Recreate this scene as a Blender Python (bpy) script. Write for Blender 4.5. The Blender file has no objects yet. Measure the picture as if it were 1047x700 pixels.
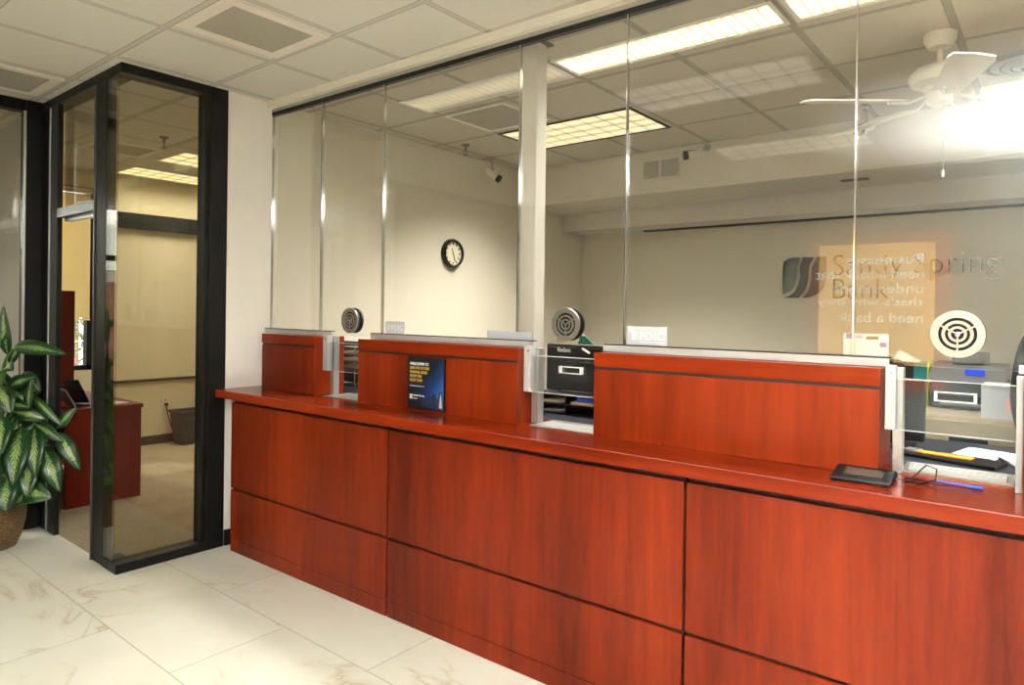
import bpy, bmesh, math, random
from mathutils import Vector, Matrix
random.seed(7)
SC = bpy.context.scene
COL = SC.collection
TH = math.atan(.022)                      # the teller line stands 1.3 degrees off the room's grid
TM = Matrix.Translation((-4.06, 2.225, 0)) @ Matrix.Rotation(TH, 4, 'Z')
WM = Matrix.Identity(4)
CEIL = 2.94
WALLX = -4.20

# ------------------------------------------------------------------ materials
def new_mat(name):
    m = bpy.data.materials.new(name); m.use_nodes = True
    nt = m.node_tree
    return m, nt, nt.nodes['Principled BSDF']
def lk(nt, a, b): nt.links.new(a, b)
def plain(name, col, rough=.5, metal=0., spec=.5, coat=0., emit=None, es=0.):
    m, nt, p = new_mat(name)
    p.inputs['Base Color'].default_value = (*col, 1)
    p.inputs['Roughness'].default_value = rough
    p.inputs['Metallic'].default_value = metal
    p.inputs['Specular IOR Level'].default_value = spec
    p.inputs['Coat Weight'].default_value = coat
    if emit: p.inputs['Emission Color'].default_value = (*emit, 1); p.inputs['Emission Strength'].default_value = es
    return m
def N(nt, t, **kw):
    n = nt.nodes.new(t)
    for k, v in kw.items(): setattr(n, k, v)
    return n
def mth(nt, op, a, b=None, c=None):
    n = N(nt, 'ShaderNodeMath', operation=op)
    for i, v in enumerate((a, b, c)):
        if v is None: continue
        if isinstance(v, (int, float)): n.inputs[i].default_value = v
        else: lk(nt, v, n.inputs[i])
    return n.outputs[0]
def mix(nt, f, a, b):
    n = N(nt, 'ShaderNodeMix', data_type='RGBA')
    for s, v in ((n.inputs[0], f), (n.inputs[6], a), (n.inputs[7], b)):
        if isinstance(v, (int, float)): s.default_value = v
        elif isinstance(v, tuple): s.default_value = (*v, 1)
        else: lk(nt, v, s)
    return n.outputs[2]
def noise(nt, vec, scale, detail=3, rough=.5, dist=0.):
    n = N(nt, 'ShaderNodeTexNoise'); n.inputs['Scale'].default_value = scale
    n.inputs['Detail'].default_value = detail; n.inputs['Roughness'].default_value = rough
    n.inputs['Distortion'].default_value = dist
    if vec is not None: lk(nt, vec, n.inputs['Vector'])
    return n.outputs[0]
def ramp(nt, f, stops):
    n = N(nt, 'ShaderNodeValToRGB'); e = n.color_ramp.elements
    while len(e) < len(stops): e.new(.5)
    for i, (p, c) in enumerate(stops):
        e[i].position = p; e[i].color = (*c, 1) if isinstance(c, tuple) else (c, c, c, 1)
    lk(nt, f, n.inputs[0]); return n.outputs[0]
def wpos(nt, scale=(1, 1, 1), loc=(0, 0, 0), obj=False):
    if obj: o = N(nt, 'ShaderNodeTexCoord').outputs['Object']
    else: o = N(nt, 'ShaderNodeNewGeometry').outputs['Position']
    m = N(nt, 'ShaderNodeMapping'); m.inputs['Scale'].default_value = scale; m.inputs['Location'].default_value = loc
    lk(nt, o, m.inputs['Vector']); return m.outputs[0]
def bump(nt, p, h, s=.1, d=.01):
    b = N(nt, 'ShaderNodeBump'); b.inputs['Strength'].default_value = s; b.inputs['Distance'].default_value = d
    lk(nt, h, b.inputs['Height']); lk(nt, b.outputs[0], p.inputs['Normal'])

def wood(name, scale, tint=(1, 1, 1), rough=.32):
    m, nt, p = new_mat(name)
    v = wpos(nt, scale)
    v2 = wpos(nt, tuple(s * .35 for s in scale))
    a = noise(nt, v2, 1.0, 3, .5, .4); b = noise(nt, v, 4.0, 6, .6, .3)
    f = mth(nt, 'ADD', mth(nt, 'MULTIPLY', a, .68), mth(nt, 'MULTIPLY', b, .32))
    c = lambda r, g, bb: (r * tint[0], g * tint[1], bb * tint[2])
    col = ramp(nt, f, [(.35, c(.082, .0066, .0010)), (.48, c(.168, .0150, .0024)), (.63, c(.255, .0275, .0048))])
    lk(nt, col, p.inputs['Base Color'])
    p.inputs['Roughness'].default_value = rough; p.inputs['Specular IOR Level'].default_value = .22
    bump(nt, p, b, .02, .002)
    return m
M = {}
M['wood_v'] = wood('cherry_laminate_vertical_grain', (7, 7, .55))
M['wood_h'] = wood('cherry_laminate_long_grain', (.55, 7, 7), (1.05, 1.0, 1.0), .22)
M['wood_office'] = wood('office_cherry', (6, 6, .6), (.62, .42, .5), .4)
M['wood_dark'] = plain('cherry_groove', (.045, .008, .005), .6)
M['black_metal'] = plain('black_anodised_frame', (.006, .0055, .005), .42, 0., .25)
M['black'] = plain('black_plastic', (.007, .007, .008), .45, 0., .3)
M['rubber'] = plain('black_gasket', (.008, .008, .008), .6)
M['charcoal'] = plain('charcoal_plastic', (.012, .013, .015), .45, 0., .3)
M['screen'] = plain('grey_lcd', (.09, .085, .075), .2, 0., .3)
M['alu'] = plain('satin_aluminium', (.62, .63, .64), .34, .85)
M['alu_white'] = plain('pale_aluminium', (.50, .50, .49), .4, .25)
M['chrome'] = plain('polished_chrome', (.75, .75, .75), .10, 1.)
M['white'] = plain('white_enamel', (.80, .79, .76), .35)
M['fan_white'] = plain('fan_white', (.72, .68, .58), .3)
M['cream_post'] = plain('cream_post_paint', (.60, .56, .50), .5)
M['paper'] = plain('white_paper', (.66, .65, .62), .7)
M['beige_paper'] = plain('beige_paper', (.62, .52, .36), .7)
M['desk_dark'] = plain('dark_desk_laminate', (.02, .024, .034), .35)
M['blue'] = plain('blue_plastic', (.03, .08, .45), .3)
M['green'] = plain('green_card', (.0, .10, .045), .6)
M['teal'] = plain('teal_card', (.0, .13, .12), .6)
M['lime'] = plain('lime_card', (.35, .42, .05), .6)
M['orange'] = plain('orange_card', (.72, .27, .03), .6)
M['purple'] = plain('purple_print', (.20, .12, .38), .6)
M['grey_print'] = plain('grey_print', (.35, .34, .33), .7)
M['pink'] = plain('pink_print', (.72, .36, .34), .6)
M['cabinet'] = plain('beige_steel', (.34, .28, .19), .45)
M['printer'] = plain('printer_grey', (.13, .13, .125), .45)
M['printer_dark'] = plain('printer_dark', (.028, .034, .04), .4)
M['display'] = plain('blue_display', (.02, .05, .5), .3, emit=(.05, .13, .9), es=.5)
M['grille'] = plain('vent_grille', (.20, .18, .14), .6)
M['skin'] = plain('skin', (.58, .36, .26), .5)
M['hair'] = plain('brown_hair', (.045, .025, .015), .6)
M['jacket'] = plain('navy_jacket', (.010, .014, .018), .85)
M['slacks'] = plain('dark_slacks', (.03, .03, .035), .9)
M['eye'] = plain('eye_white', (.7, .7, .68), .3)
M['lips'] = plain('lips', (.45, .16, .13), .5)
M['outlet'] = plain('ivory_plastic', (.62, .55, .38), .4)
M['bin'] = plain('bin_plastic', (.055, .052, .048), .5)
M['soil'] = plain('potting_soil', (.03, .02, .012), .9)
M['stem'] = plain('plant_stem', (.08, .17, .04), .5)
M['trunk'] = plain('bark', (.10, .07, .04), .9)
M['clockface'] = plain('clock_face', (.72, .66, .48), .5)
M['fdic'] = plain('frosted_sticker', (.52, .54, .58), .6)
M['fdic_txt'] = plain('white_print', (.88, .88, .87), .6)
M['grey_plate'] = plain('grey_acrylic', (.40, .42, .46), .25)
M['concrete'] = plain('concrete_paving', (.42, .40, .37), .8)
M['cord_yellow'] = plain('yellow_print', (.85, .55, .06), .6)
M['poster_frame'] = plain('poster_frame', (.55, .20, .15), .35)
M['lightbox'] = plain('lit_poster', (.8, .45, .15), .5, emit=(1., .56, .17), es=2.5)
M['lightbox_txt'] = plain('lit_poster_lettering', (.9, .9, .9), .5, emit=(.85, 1., 1.), es=3.3)

def painted(name, col, rough=.6):
    m, nt, p = new_mat(name)
    n = noise(nt, wpos(nt), 140, 2)
    p.inputs['Base Color'].default_value = (*col, 1); p.inputs['Roughness'].default_value = rough
    p.inputs['Specular IOR Level'].default_value = .3
    bump(nt, p, n, .08, .002); return m
M['wall_lobby'] = painted('lobby_wall_paint', (.70, .655, .61))
M['wall_teller'] = painted('teller_wall_paint', (.66, .61, .49))
M['soffit'] = painted('soffit_paint', (.66, .62, .53))
M['wall_office'] = painted('office_wall_paint', (.60, .53, .34))
M['wall_side'] = painted('side_room_paint', (.60, .60, .58))
M['header'] = painted('header_paint', (.74, .69, .60), .4)

def arch_glass(name, tint, f0=.04, boost=1.):
    m = bpy.data.materials.new(name); m.use_nodes = True; nt = m.node_tree
    nt.nodes.clear()
    out = N(nt, 'ShaderNodeOutputMaterial'); mx = N(nt, 'ShaderNodeMixShader')
    tr = N(nt, 'ShaderNodeBsdfTransparent'); gl = N(nt, 'ShaderNodeBsdfGlossy')
    tr.inputs[0].default_value = (*tint, 1); gl.inputs['Roughness'].default_value = 0.0
    gl.inputs['Color'].default_value = (1, 1, 1, 1)
    lw = N(nt, 'ShaderNodeLayerWeight'); lw.inputs['Blend'].default_value = .5
    f = mth(nt, 'POWER', lw.outputs['Facing'], 5.0)
    f = mth(nt, 'MULTIPLY_ADD', f, .96 * boost, f0 * boost)
    f = mth(nt, 'MINIMUM', f, 1.0)
    lk(nt, f, mx.inputs[0]); lk(nt, tr.outputs[0], mx.inputs[1]); lk(nt, gl.outputs[0], mx.inputs[2])
    lk(nt, mx.outputs[0], out.inputs[0]); return m
M['glass'] = arch_glass('clear_glass', (.965, .965, .955))
M['glass_tint'] = arch_glass('bronze_tint_glass', (.86, .84, .76))
M['acrylic'] = arch_glass('clear_acrylic', (.95, .955, .96), .05, 1.3)
M['acrylic_edge'] = plain('acrylic_edge', (.62, .66, .68), .2)

def tiles_floor():
    m, nt, p = new_mat('marble_look_porcelain')
    g = N(nt, 'ShaderNodeNewGeometry'); s = N(nt, 'ShaderNodeSeparateXYZ'); lk(nt, g.outputs['Position'], s.inputs[0])
    ry = mth(nt, 'DIVIDE', mth(nt, 'SUBTRACT', s.outputs[1], 1.318), .55)
    row = mth(nt, 'FLOOR', ry)
    odd = mth(nt, 'MODULO', mth(nt, 'ADD', row, 100.), 2.)
    rx = mth(nt, 'DIVIDE', mth(nt, 'ADD', mth(nt, 'ADD', s.outputs[0], 2.902), mth(nt, 'MULTIPLY', odd, .616)), 1.232)
    def edge(r, size):
        f = mth(nt, 'FRACT', mth(nt, 'ADD', r, 100.))
        d = mth(nt, 'MULTIPLY', mth(nt, 'MINIMUM', f, mth(nt, 'SUBTRACT', 1., f)), size)
        return d
    d = mth(nt, 'MINIMUM', edge(ry, .55), edge(rx, 1.232))
    line = ramp(nt, d, [(.0012, 0.), (.0028, 1.)])
    idv = N(nt, 'ShaderNodeCombineXYZ'); lk(nt, mth(nt, 'MULTIPLY', row, 3.7), idv.inputs[0]); lk(nt, mth(nt, 'MULTIPLY', mth(nt, 'FLOOR', rx), 5.3), idv.inputs[1])
    va = N(nt, 'ShaderNodeVectorMath', operation='ADD'); lk(nt, g.outputs['Position'], va.inputs[0]); lk(nt, idv.outputs[0], va.inputs[1])
    mp = N(nt, 'ShaderNodeMapping'); mp.inputs['Scale'].default_value = (.9, 1.6, 1); mp.inputs['Rotation'].default_value = (0, 0, .9)
    lk(nt, va.outputs[0], mp.inputs['Vector'])
    n1 = noise(nt, mp.outputs[0], 1.15, 6, .55, 1.1)
    vein = mth(nt, 'ABSOLUTE', mth(nt, 'SUBTRACT', n1, .5))
    vf = ramp(nt, vein, [(0.0, .75), (.006, .35), (.03, .0)])
    n2 = noise(nt, mp.outputs[0], 1.3, 3, .5, .3)
    vf = mth(nt, 'MULTIPLY', vf, ramp(nt, n2, [(.50, 0.), (.62, 1.)]))
    base = mix(nt, ramp(nt, n1, [(.3, 0.), (.7, 1.)]), (.62, .60, .51), (.70, .685, .61))
    c = mix(nt, vf, base, (.42, .33, .20))
    c = mix(nt, line, (.30, .26, .19), c)
    lk(nt, c, p.inputs['Base Color']); p.inputs['Roughness'].default_value = .30; p.inputs['Specular IOR Level'].default_value = .45
    bump(nt, p, line, .25, .002); return m
M['floor'] = tiles_floor()

def ceiling_mat(name, x0, y0, sx, sy, tile=(.66, .635, .565), bar=(.54, .515, .45)):
    m, nt, p = new_mat(name)
    g = N(nt, 'ShaderNodeNewGeometry'); s = N(nt, 'ShaderNodeSeparateXYZ'); lk(nt, g.outputs['Position'], s.inputs[0])
    def edge(o, a, size):
        f = mth(nt, 'FRACT', mth(nt, 'ADD', mth(nt, 'DIVIDE', mth(nt, 'SUBTRACT', o, a), size), 100.))
        return mth(nt, 'MULTIPLY', mth(nt, 'MINIMUM', f, mth(nt, 'SUBTRACT', 1., f)), size)
    d = mth(nt, 'MINIMUM', edge(s.outputs[0], x0, sx), edge(s.outputs[1], y0, sy))
    isbar = ramp(nt, d, [(.0115, 1.), (.0125, 0.)])
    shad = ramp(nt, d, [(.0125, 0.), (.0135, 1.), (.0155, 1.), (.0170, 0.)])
    n = noise(nt, wpos(nt), 160, 3, .7); n2 = noise(nt, wpos(nt), 1.2, 2)
    sp = ramp(nt, n, [(.36, .93), (.48, 1.)])
    t = N(nt, 'ShaderNodeVectorMath', operation='SCALE'); t.inputs[0].default_value = tile; lk(nt, sp, t.inputs['Scale'])
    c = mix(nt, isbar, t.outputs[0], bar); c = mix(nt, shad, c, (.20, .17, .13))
    lk(nt, c, p.inputs['Base Color']); p.inputs['Roughness'].default_value = .85; p.inputs['Specular IOR Level'].default_value = .1
    bump(nt, p, n, .25, .003); return m
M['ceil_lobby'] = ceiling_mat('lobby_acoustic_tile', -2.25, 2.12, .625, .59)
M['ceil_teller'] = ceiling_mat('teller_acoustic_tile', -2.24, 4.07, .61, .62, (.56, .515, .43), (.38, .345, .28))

def carpet(name, a, b):
    m, nt, p = new_mat(name)
    n = noise(nt, wpos(nt), 90, 4, .7); n2 = noise(nt, wpos(nt), 5, 3)
    c = mix(nt, ramp(nt, mth(nt, 'ADD', mth(nt, 'MULTIPLY', n, .8), mth(nt, 'MULTIPLY', n2, .2)), [(.35, 0.), (.62, 1.)]), a, b)
    lk(nt, c, p.inputs['Base Color']); p.inputs['Roughness'].default_value = .95; p.inputs['Specular IOR Level'].default_value = .1
    bump(nt, p, n, .6, .004); return m
M['carpet'] = carpet('tan_carpet', (.20, .155, .095), (.36, .30, .20))
M['carpet_dark'] = carpet('dark_carpet', (.05, .045, .04), (.11, .10, .09))

def brick_mat():
    m, nt, p = new_mat('red_brick')
    s = N(nt, 'ShaderNodeSeparateXYZ'); lk(nt, N(nt, 'ShaderNodeNewGeometry').outputs['Position'], s.inputs[0])
    cb = N(nt, 'ShaderNodeCombineXYZ'); lk(nt, s.outputs[1], cb.inputs[0]); lk(nt, s.outputs[2], cb.inputs[1])
    b = N(nt, 'ShaderNodeTexBrick'); lk(nt, cb.outputs[0], b.inputs['Vector'])
    b.inputs['Color1'].default_value = (.40, .13, .07, 1); b.inputs['Color2'].default_value = (.30, .09, .05, 1); b.inputs['Mortar'].default_value = (.5, .42, .34, 1)
    b.inputs['Scale'].default_value = 4.4; b.inputs['Mortar Size'].default_value = .02; b.inputs['Row Height'].default_value = .3
    lk(nt, b.outputs[0], p.inputs['Base Color']); p.inputs['Roughness'].default_value = .85; return m
M['brick'] = brick_mat()

def brushed():
    m, nt, p = new_mat('brushed_steel')
    n = noise(nt, wpos(nt, (3, 3, 60), obj=True), 6, 3)
    p.inputs['Base Color'].default_value = (.50, .46, .41, 1); p.inputs['Metallic'].default_value = .9
    lk(nt, ramp(nt, n, [(.3, .26), (.7, .42)]), p.inputs['Roughness']); return m
M['steel'] = brushed()
def tray_mat():
    m, nt, p = new_mat('steel_tray')
    p.inputs['Base Color'].default_value = (.42, .40, .36, 1); p.inputs['Metallic'].default_value = .75; p.inputs['Roughness'].default_value = .35; return m
M['tray'] = tray_mat()

def troffer_mat(name, nx, ny, strength, col=(1., .86, .52), low=.45, par='x'):
    """glowing lens of a ceiling light: dark cell lines and brighter strips over the tubes"""
    m, nt, p = new_mat(name)
    uv = N(nt, 'ShaderNodeTexCoord').outputs['UV']; s = N(nt, 'ShaderNodeSeparateXYZ'); lk(nt, uv, s.inputs[0])
    def ln(o, n, w):
        f = mth(nt, 'FRACT', mth(nt, 'MULTIPLY', o, n)); e = mth(nt, 'MINIMUM', f, mth(nt, 'SUBTRACT', 1., f))
        return ramp(nt, e, [(w * .6, .25), (w * 1.2, 1.)])
    a = ln(s.outputs[0], nx, .08); b = ln(s.outputs[1], ny, .05)
    tube = ramp(nt, mth(nt, 'ABSOLUTE', mth(nt, 'SINE', mth(nt, 'MULTIPLY', s.outputs[1], math.pi * ny))), [(.2, low), (.9, 1.)])
    f = mth(nt, 'MULTIPLY', mth(nt, 'MULTIPLY', a, b), tube)
    p.inputs['Base Color'].default_value = (.75, .72, .6, 1); p.inputs['Emission Color'].default_value = (*col, 1)
    lk(nt, mth(nt, 'MULTIPLY', f, strength), p.inputs['Emission Strength']); return m
M['light_bright'] = troffer_mat('louver_light_bright', 21, 1, 2.0, (1., .89, .56), .5)
M['light_dim'] = troffer_mat('louver_light_dim', 21, 1, .34, (1., .86, .55), .25)
M['light_lens'] = troffer_mat('prismatic_light', 8, 4, 1.0, (1., .86, .48), .5)
M['light_office'] = troffer_mat('office_light', 8, 3, 1.4, (1., .86, .46), .5)
M['light_lobby'] = troffer_mat('lobby_light', 8, 3, 1.6, (1., .93, .8), .6)

def vent_mat():
    m, nt, p = new_mat('perforated_vent')
    v = N(nt, 'ShaderNodeTexVoronoi'); v.inputs['Scale'].default_value = 95; v.inputs['Randomness'].default_value = 0.
    lk(nt, wpos(nt), v.inputs['Vector'])
    c = mix(nt, ramp(nt, v.outputs['Distance'], [(.25, 0.), (.4, 1.)]), (.16, .14, .105), (.46, .43, .35))
    lk(nt, c, p.inputs['Base Color']); p.inputs['Roughness'].default_value = .6; return m
M['perforated'] = vent_mat()

def wicker():
    m, nt, p = new_mat('wicker')
    w = N(nt, 'ShaderNodeTexWave', wave_type='BANDS', bands_direction='Z'); w.inputs['Scale'].default_value = 22; w.inputs['Distortion'].default_value = 5; w.inputs['Detail'].default_value = 3; w.inputs['Detail Scale'].default_value = 3
    lk(nt, wpos(nt), w.inputs['Vector'])
    c = mix(nt, w.outputs['Fac'], (.05, .025, .01), (.33, .19, .08)); lk(nt, c, p.inputs['Base Color'])
    p.inputs['Roughness'].default_value = .7; bump(nt, p, w.outputs['Fac'], .9, .01); return m
M['wicker'] = wicker()
def leaf_mat():
    m, nt, p = new_mat('variegated_leaf')
    uv = N(nt, 'ShaderNodeTexCoord').outputs['UV']; s = N(nt, 'ShaderNodeSeparateXYZ'); lk(nt, uv, s.inputs[0])
    ax = mth(nt, 'ABSOLUTE', mth(nt, 'SUBTRACT', s.outputs[0], .5))
    k = mth(nt, 'SUBTRACT', mth(nt, 'MULTIPLY', s.outputs[1], 11.), mth(nt, 'MULTIPLY', ax, 9.))
    st = mth(nt, 'ABSOLUTE', mth(nt, 'SINE', mth(nt, 'MULTIPLY', k, math.pi)))
    n = noise(nt, wpos(nt), 75, 5, .8)
    w = mth(nt, 'ADD', mth(nt, 'MULTIPLY', st, .26), n)
    w = mth(nt, 'SUBTRACT', w, mth(nt, 'MULTIPLY', ax, 1.75))
    w = mth(nt, 'SUBTRACT', w, mth(nt, 'MULTIPLY', mth(nt, 'ABSOLUTE', mth(nt, 'SUBTRACT', s.outputs[1], .5)), .5))
    f = ramp(nt, w, [(.37, 0.), (.49, 1.)])
    mid = ramp(nt, ax, [(.012, 1.), (.025, 0.)])
    c = mix(nt, f, (.007, .045, .010), (.26, .35, .12)); c = mix(nt, mid, c, (.10, .22, .06))
    lk(nt, c, p.inputs['Base Color']); p.inputs['Roughness'].default_value = .32; p.inputs['Specular IOR Level'].default_value = .45; return m
M['leaf'] = leaf_mat()
def bush_mat():
    m, nt, p = new_mat('garden_foliage')
    n = noise(nt, wpos(nt), 9, 4, .7)
    lk(nt, ramp(nt, n, [(.35, (.05, .10, .03)), (.55, (.22, .32, .10)), (.7, (.6, .62, .4))]), p.inputs['Base Color']); p.inputs['Roughness'].default_value = .8; return m
M['bush'] = bush_mat()
def poster_mat():
    m, nt, p = new_mat('night_city_print')
    s = N(nt, 'ShaderNodeSeparateXYZ'); lk(nt, N(nt, 'ShaderNodeTexCoord').outputs['UV'], s.inputs[0])
    f = mth(nt, 'SUBTRACT', mth(nt, 'MULTIPLY', s.outputs[0], .9), mth(nt, 'ABSOLUTE', mth(nt, 'SUBTRACT', s.outputs[1], .30)))
    lk(nt, ramp(nt, f, [(.10, (.008, .010, .018)), (.45, (.01, .03, .12)), (.85, (.03, .12, .42))]), p.inputs['Base Color'])
    p.inputs['Roughness'].default_value = .3; return m
M['night'] = poster_mat()
def blind_mat():
    m, nt, p = new_mat('blind_slats')
    p.inputs['Base Color'].default_value = (.72, .64, .42, 1); p.inputs['Roughness'].default_value = .5
    tl = N(nt, 'ShaderNodeBsdfTranslucent'); tl.inputs[0].default_value = (.8, .68, .38, 1)
    mx = N(nt, 'ShaderNodeMixShader'); mx.inputs[0].default_value = .65
    out = nt.nodes['Material Output']; lk(nt, p.outputs[0], mx.inputs[1]); lk(nt, tl.outputs[0], mx.inputs[2]); lk(nt, mx.outputs[0], out.inputs[0]); return m
M['blind'] = blind_mat()

# ------------------------------------------------------------------ mesh helpers
class MB:
    def __init__(s): s.bm = bmesh.new(); s.uvl = s.bm.loops.layers.uv.new('UVMap')
    def box(s, x0, x1, y0, y1, z0, z1):
        v = [s.bm.verts.new(c) for c in ((x0, y0, z0), (x1, y0, z0), (x1, y1, z0), (x0, y1, z0), (x0, y0, z1), (x1, y0, z1), (x1, y1, z1), (x0, y1, z1))]
        for f in ((0, 3, 2, 1), (4, 5, 6, 7), (0, 1, 5, 4), (1, 2, 6, 5), (2, 3, 7, 6), (3, 0, 4, 7)): s.bm.faces.new([v[i] for i in f])
        return s
    def obox(s, mat, sx, sy, sz):           # box of size sx,sy,sz placed by a matrix
        n0 = len(s.bm.verts); s.box(-sx / 2, sx / 2, -sy / 2, sy / 2, -sz / 2, sz / 2)
        s.bm.verts.ensure_lookup_table()
        for v in s.bm.verts[n0:]: v.co = mat @ v.co
        return s
    def quad(s, pts, uvs=((0, 0), (1, 0), (1, 1), (0, 1))):
        f = s.bm.faces.new([s.bm.verts.new(p) for p in pts])
        for l, u in zip(f.loops, uvs): l[s.uvl].uv = u
        return s
    def prism(s, poly, o, ex, ey, ez, d):   # polygon in plane (ex,ey) at o, pushed along ez by d
        o, ex, ey, ez = map(Vector, (o, ex, ey, ez))
        a = [s.bm.verts.new(o + ex * p[0] + ey * p[1]) for p in poly]
        b = [s.bm.verts.new(o + ex * p[0] + ey * p[1] + ez * d) for p in poly]
        n = len(poly)
        s.bm.faces.new(a); s.bm.faces.new(b[::-1])
        for i in range(n): s.bm.faces.new((a[i], b[i], b[(i + 1) % n], a[(i + 1) % n]))
        return s
    def lathe(s, prof, c, axis='Z', n=32, close=False):   # prof: (r, h)
        c = Vector(c); rings = []
        for r, h in prof:
            ring = []
            for i in range(n):
                a = 2 * math.pi * i / n; x, y = r * math.cos(a), r * math.sin(a)
                p = {'Z': (x, y, h), 'Y': (x, h, y), 'X': (h, x, y)}[axis]
                ring.append(s.bm.verts.new(c + Vector(p)))
            rings.append(ring)
        m = len(rings)
        for j in range(m if close else m - 1):
            A, B = rings[j], rings[(j + 1) % m]
            for i in range(n): s.bm.faces.new((A[i], A[(i + 1) % n], B[(i + 1) % n], B[i]))
        if not close:
            for ring in (rings[0], rings[-1]):
                if (ring[0].co - ring[n // 2].co).length > 1e-5: s.bm.faces.new(ring)
        return s
    def tube(s, pts, r, n=8):
        pts = [Vector(p) for p in pts]; rr = r if isinstance(r, (list, tuple)) else [r] * len(pts)
        rings = []; up = Vector((0, 0, 1))
        for i, p in enumerate(pts):
            d = (pts[min(i + 1, len(pts) - 1)] - pts[max(i - 1, 0)]).normalized()
            if abs(d.dot(up)) > .95: up = Vector((1, 0, 0))
            a = d.cross(up).normalized(); b = d.cross(a).normalized(); up = a.cross(d)*-1 if False else up
            rings.append([s.bm.verts.new(p + (a * math.cos(2 * math.pi * k / n) + b * math.sin(2 * math.pi * k / n)) * rr[i]) for k in range(n)])
        for A, B in zip(rings, rings[1:]):
            for k in range(n): s.bm.faces.new((A[k], A[(k + 1) % n], B[(k + 1) % n], B[k]))
        s.bm.faces.new(rings[0]); s.bm.faces.new(rings[-1]); return s
    def sphere(s, c, r, sc=(1, 1, 1)):
        m = Matrix.Translation(c) @ Matrix.Diagonal((*[r * q for q in sc], 1))
        bmesh.ops.create_uvsphere(s.bm, u_segments=20, v_segments=12, radius=1, matrix=m); return s

def finish(o, smooth=False, bev=0.):
    if smooth:
        for p in o.data.polygons: p.use_smooth = True
        try: o.data.set_sharp_from_angle(angle=math.radians(35))
        except Exception: pass
    if bev:
        b = o.modifiers.new('bevel', 'BEVEL'); b.width = bev; b.segments = 2; b.limit_method = 'ANGLE'
def props(o, label=None, cat=None, group=None, kind=None):
    if label: o['label'] = label
    if cat: o['category'] = cat
    if group: o['group'] = group
    if kind: o['kind'] = kind
def rnd(mats):                                        # accept one material or a list
    return mats if isinstance(mats, (list, tuple)) else [mats]
def thing(name, label, cat, base, fr=WM, group=None):
    e = bpy.data.objects.new(name, None); COL.objects.link(e); e.empty_display_size = .1
    e.matrix_world = fr @ Matrix.Translation(base); e['_b'] = list(base)
    props(e, label, cat, group); return e
def mesh_of(name, mb, mats, base):
    base = Vector(base)
    for v in mb.bm.verts: v.co -= base
    bmesh.ops.recalc_face_normals(mb.bm, faces=mb.bm.faces)
    me = bpy.data.meshes.new(name); mb.bm.to_mesh(me); mb.bm.free()
    for m in rnd(mats): me.materials.append(m)
    return me
def part(parent, name, mb, mat, smooth=False, bev=0., label=None, kind=None):
    """mb holds frame coordinates; the part shares its thing's origin"""
    o = bpy.data.objects.new(name, mesh_of(name, mb, mat, parent['_b'])); COL.objects.link(o)
    o.parent = parent; o['_b'] = list(parent['_b']); finish(o, smooth, bev); props(o, label, kind=kind); return o
def solid(name, mb, mat, label, cat, base, fr=WM, group=None, smooth=False, bev=0., kind=None):
    o = bpy.data.objects.new(name, mesh_of(name, mb, mat, base)); COL.objects.link(o)
    o.matrix_world = fr @ Matrix.Translation(base); o['_b'] = list(base)
    finish(o, smooth, bev); props(o, label, cat, group, kind); return o
def struct(name, mb, mat, fr=WM, bev=0.):
    o = solid(name, mb, mat, None, None, (0, 0, 0), fr, kind='structure', bev=bev); return o
def copy_tree(o, delta, label=None, parent=None, fr=WM):
    c = o.copy(); COL.objects.link(c)
    if parent: c.parent = parent
    for ch in [x for x in COL.objects if x.parent == o]: copy_tree(ch, None, None, c)
    if delta is not None: c.matrix_world = Matrix.Translation(delta) @ o.matrix_world
    if label: c['label'] = label
    return c
def text_mesh(body, size, width=None, depth=.002, align='LEFT', space=1.0, offset=0., height=None):
    cu = bpy.data.curves.new('lettering', 'FONT'); cu.body = body; cu.size = size; cu.extrude = depth / 2
    cu.align_x = align; cu.space_line = space; cu.offset = offset; cu.resolution_u = 4
    ob = bpy.data.objects.new('lettering', cu); COL.objects.link(ob)
    bpy.context.view_layer.update()
    dg = bpy.context.evaluated_depsgraph_get(); me = bpy.data.meshes.new_from_object(ob.evaluated_get(dg))
    bpy.data.objects.remove(ob)
    if width:
        xs = [v.co.x for v in me.vertices]; k = width / (max(xs) - min(xs))
        for v in me.vertices: v.co.x = (v.co.x - min(xs)) * k
    if height:
        ys = [v.co.y for v in me.vertices]; k = height / (max(ys) - min(ys)); y0 = min(ys)
        for v in me.vertices: v.co.y = (v.co.y - y0) * k
    return me
def text_part(parent, name, me, mat, o, ex, ey):
    """lettering laid at o with reading direction ex and up ey, in the parent's frame"""
    ex, ey = Vector(ex).normalized(), Vector(ey).normalized(); ez = ex.cross(ey); b = Vector(parent['_b'])
    for v in me.vertices: v.co = Vector(o) + ex * v.co.x + ey * v.co.y + ez * v.co.z - b
    me.materials.clear(); me.materials.append(mat)
    t = bpy.data.objects.new(name, me); COL.objects.link(t); t.parent = parent; t['_b'] = list(b); return t

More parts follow.
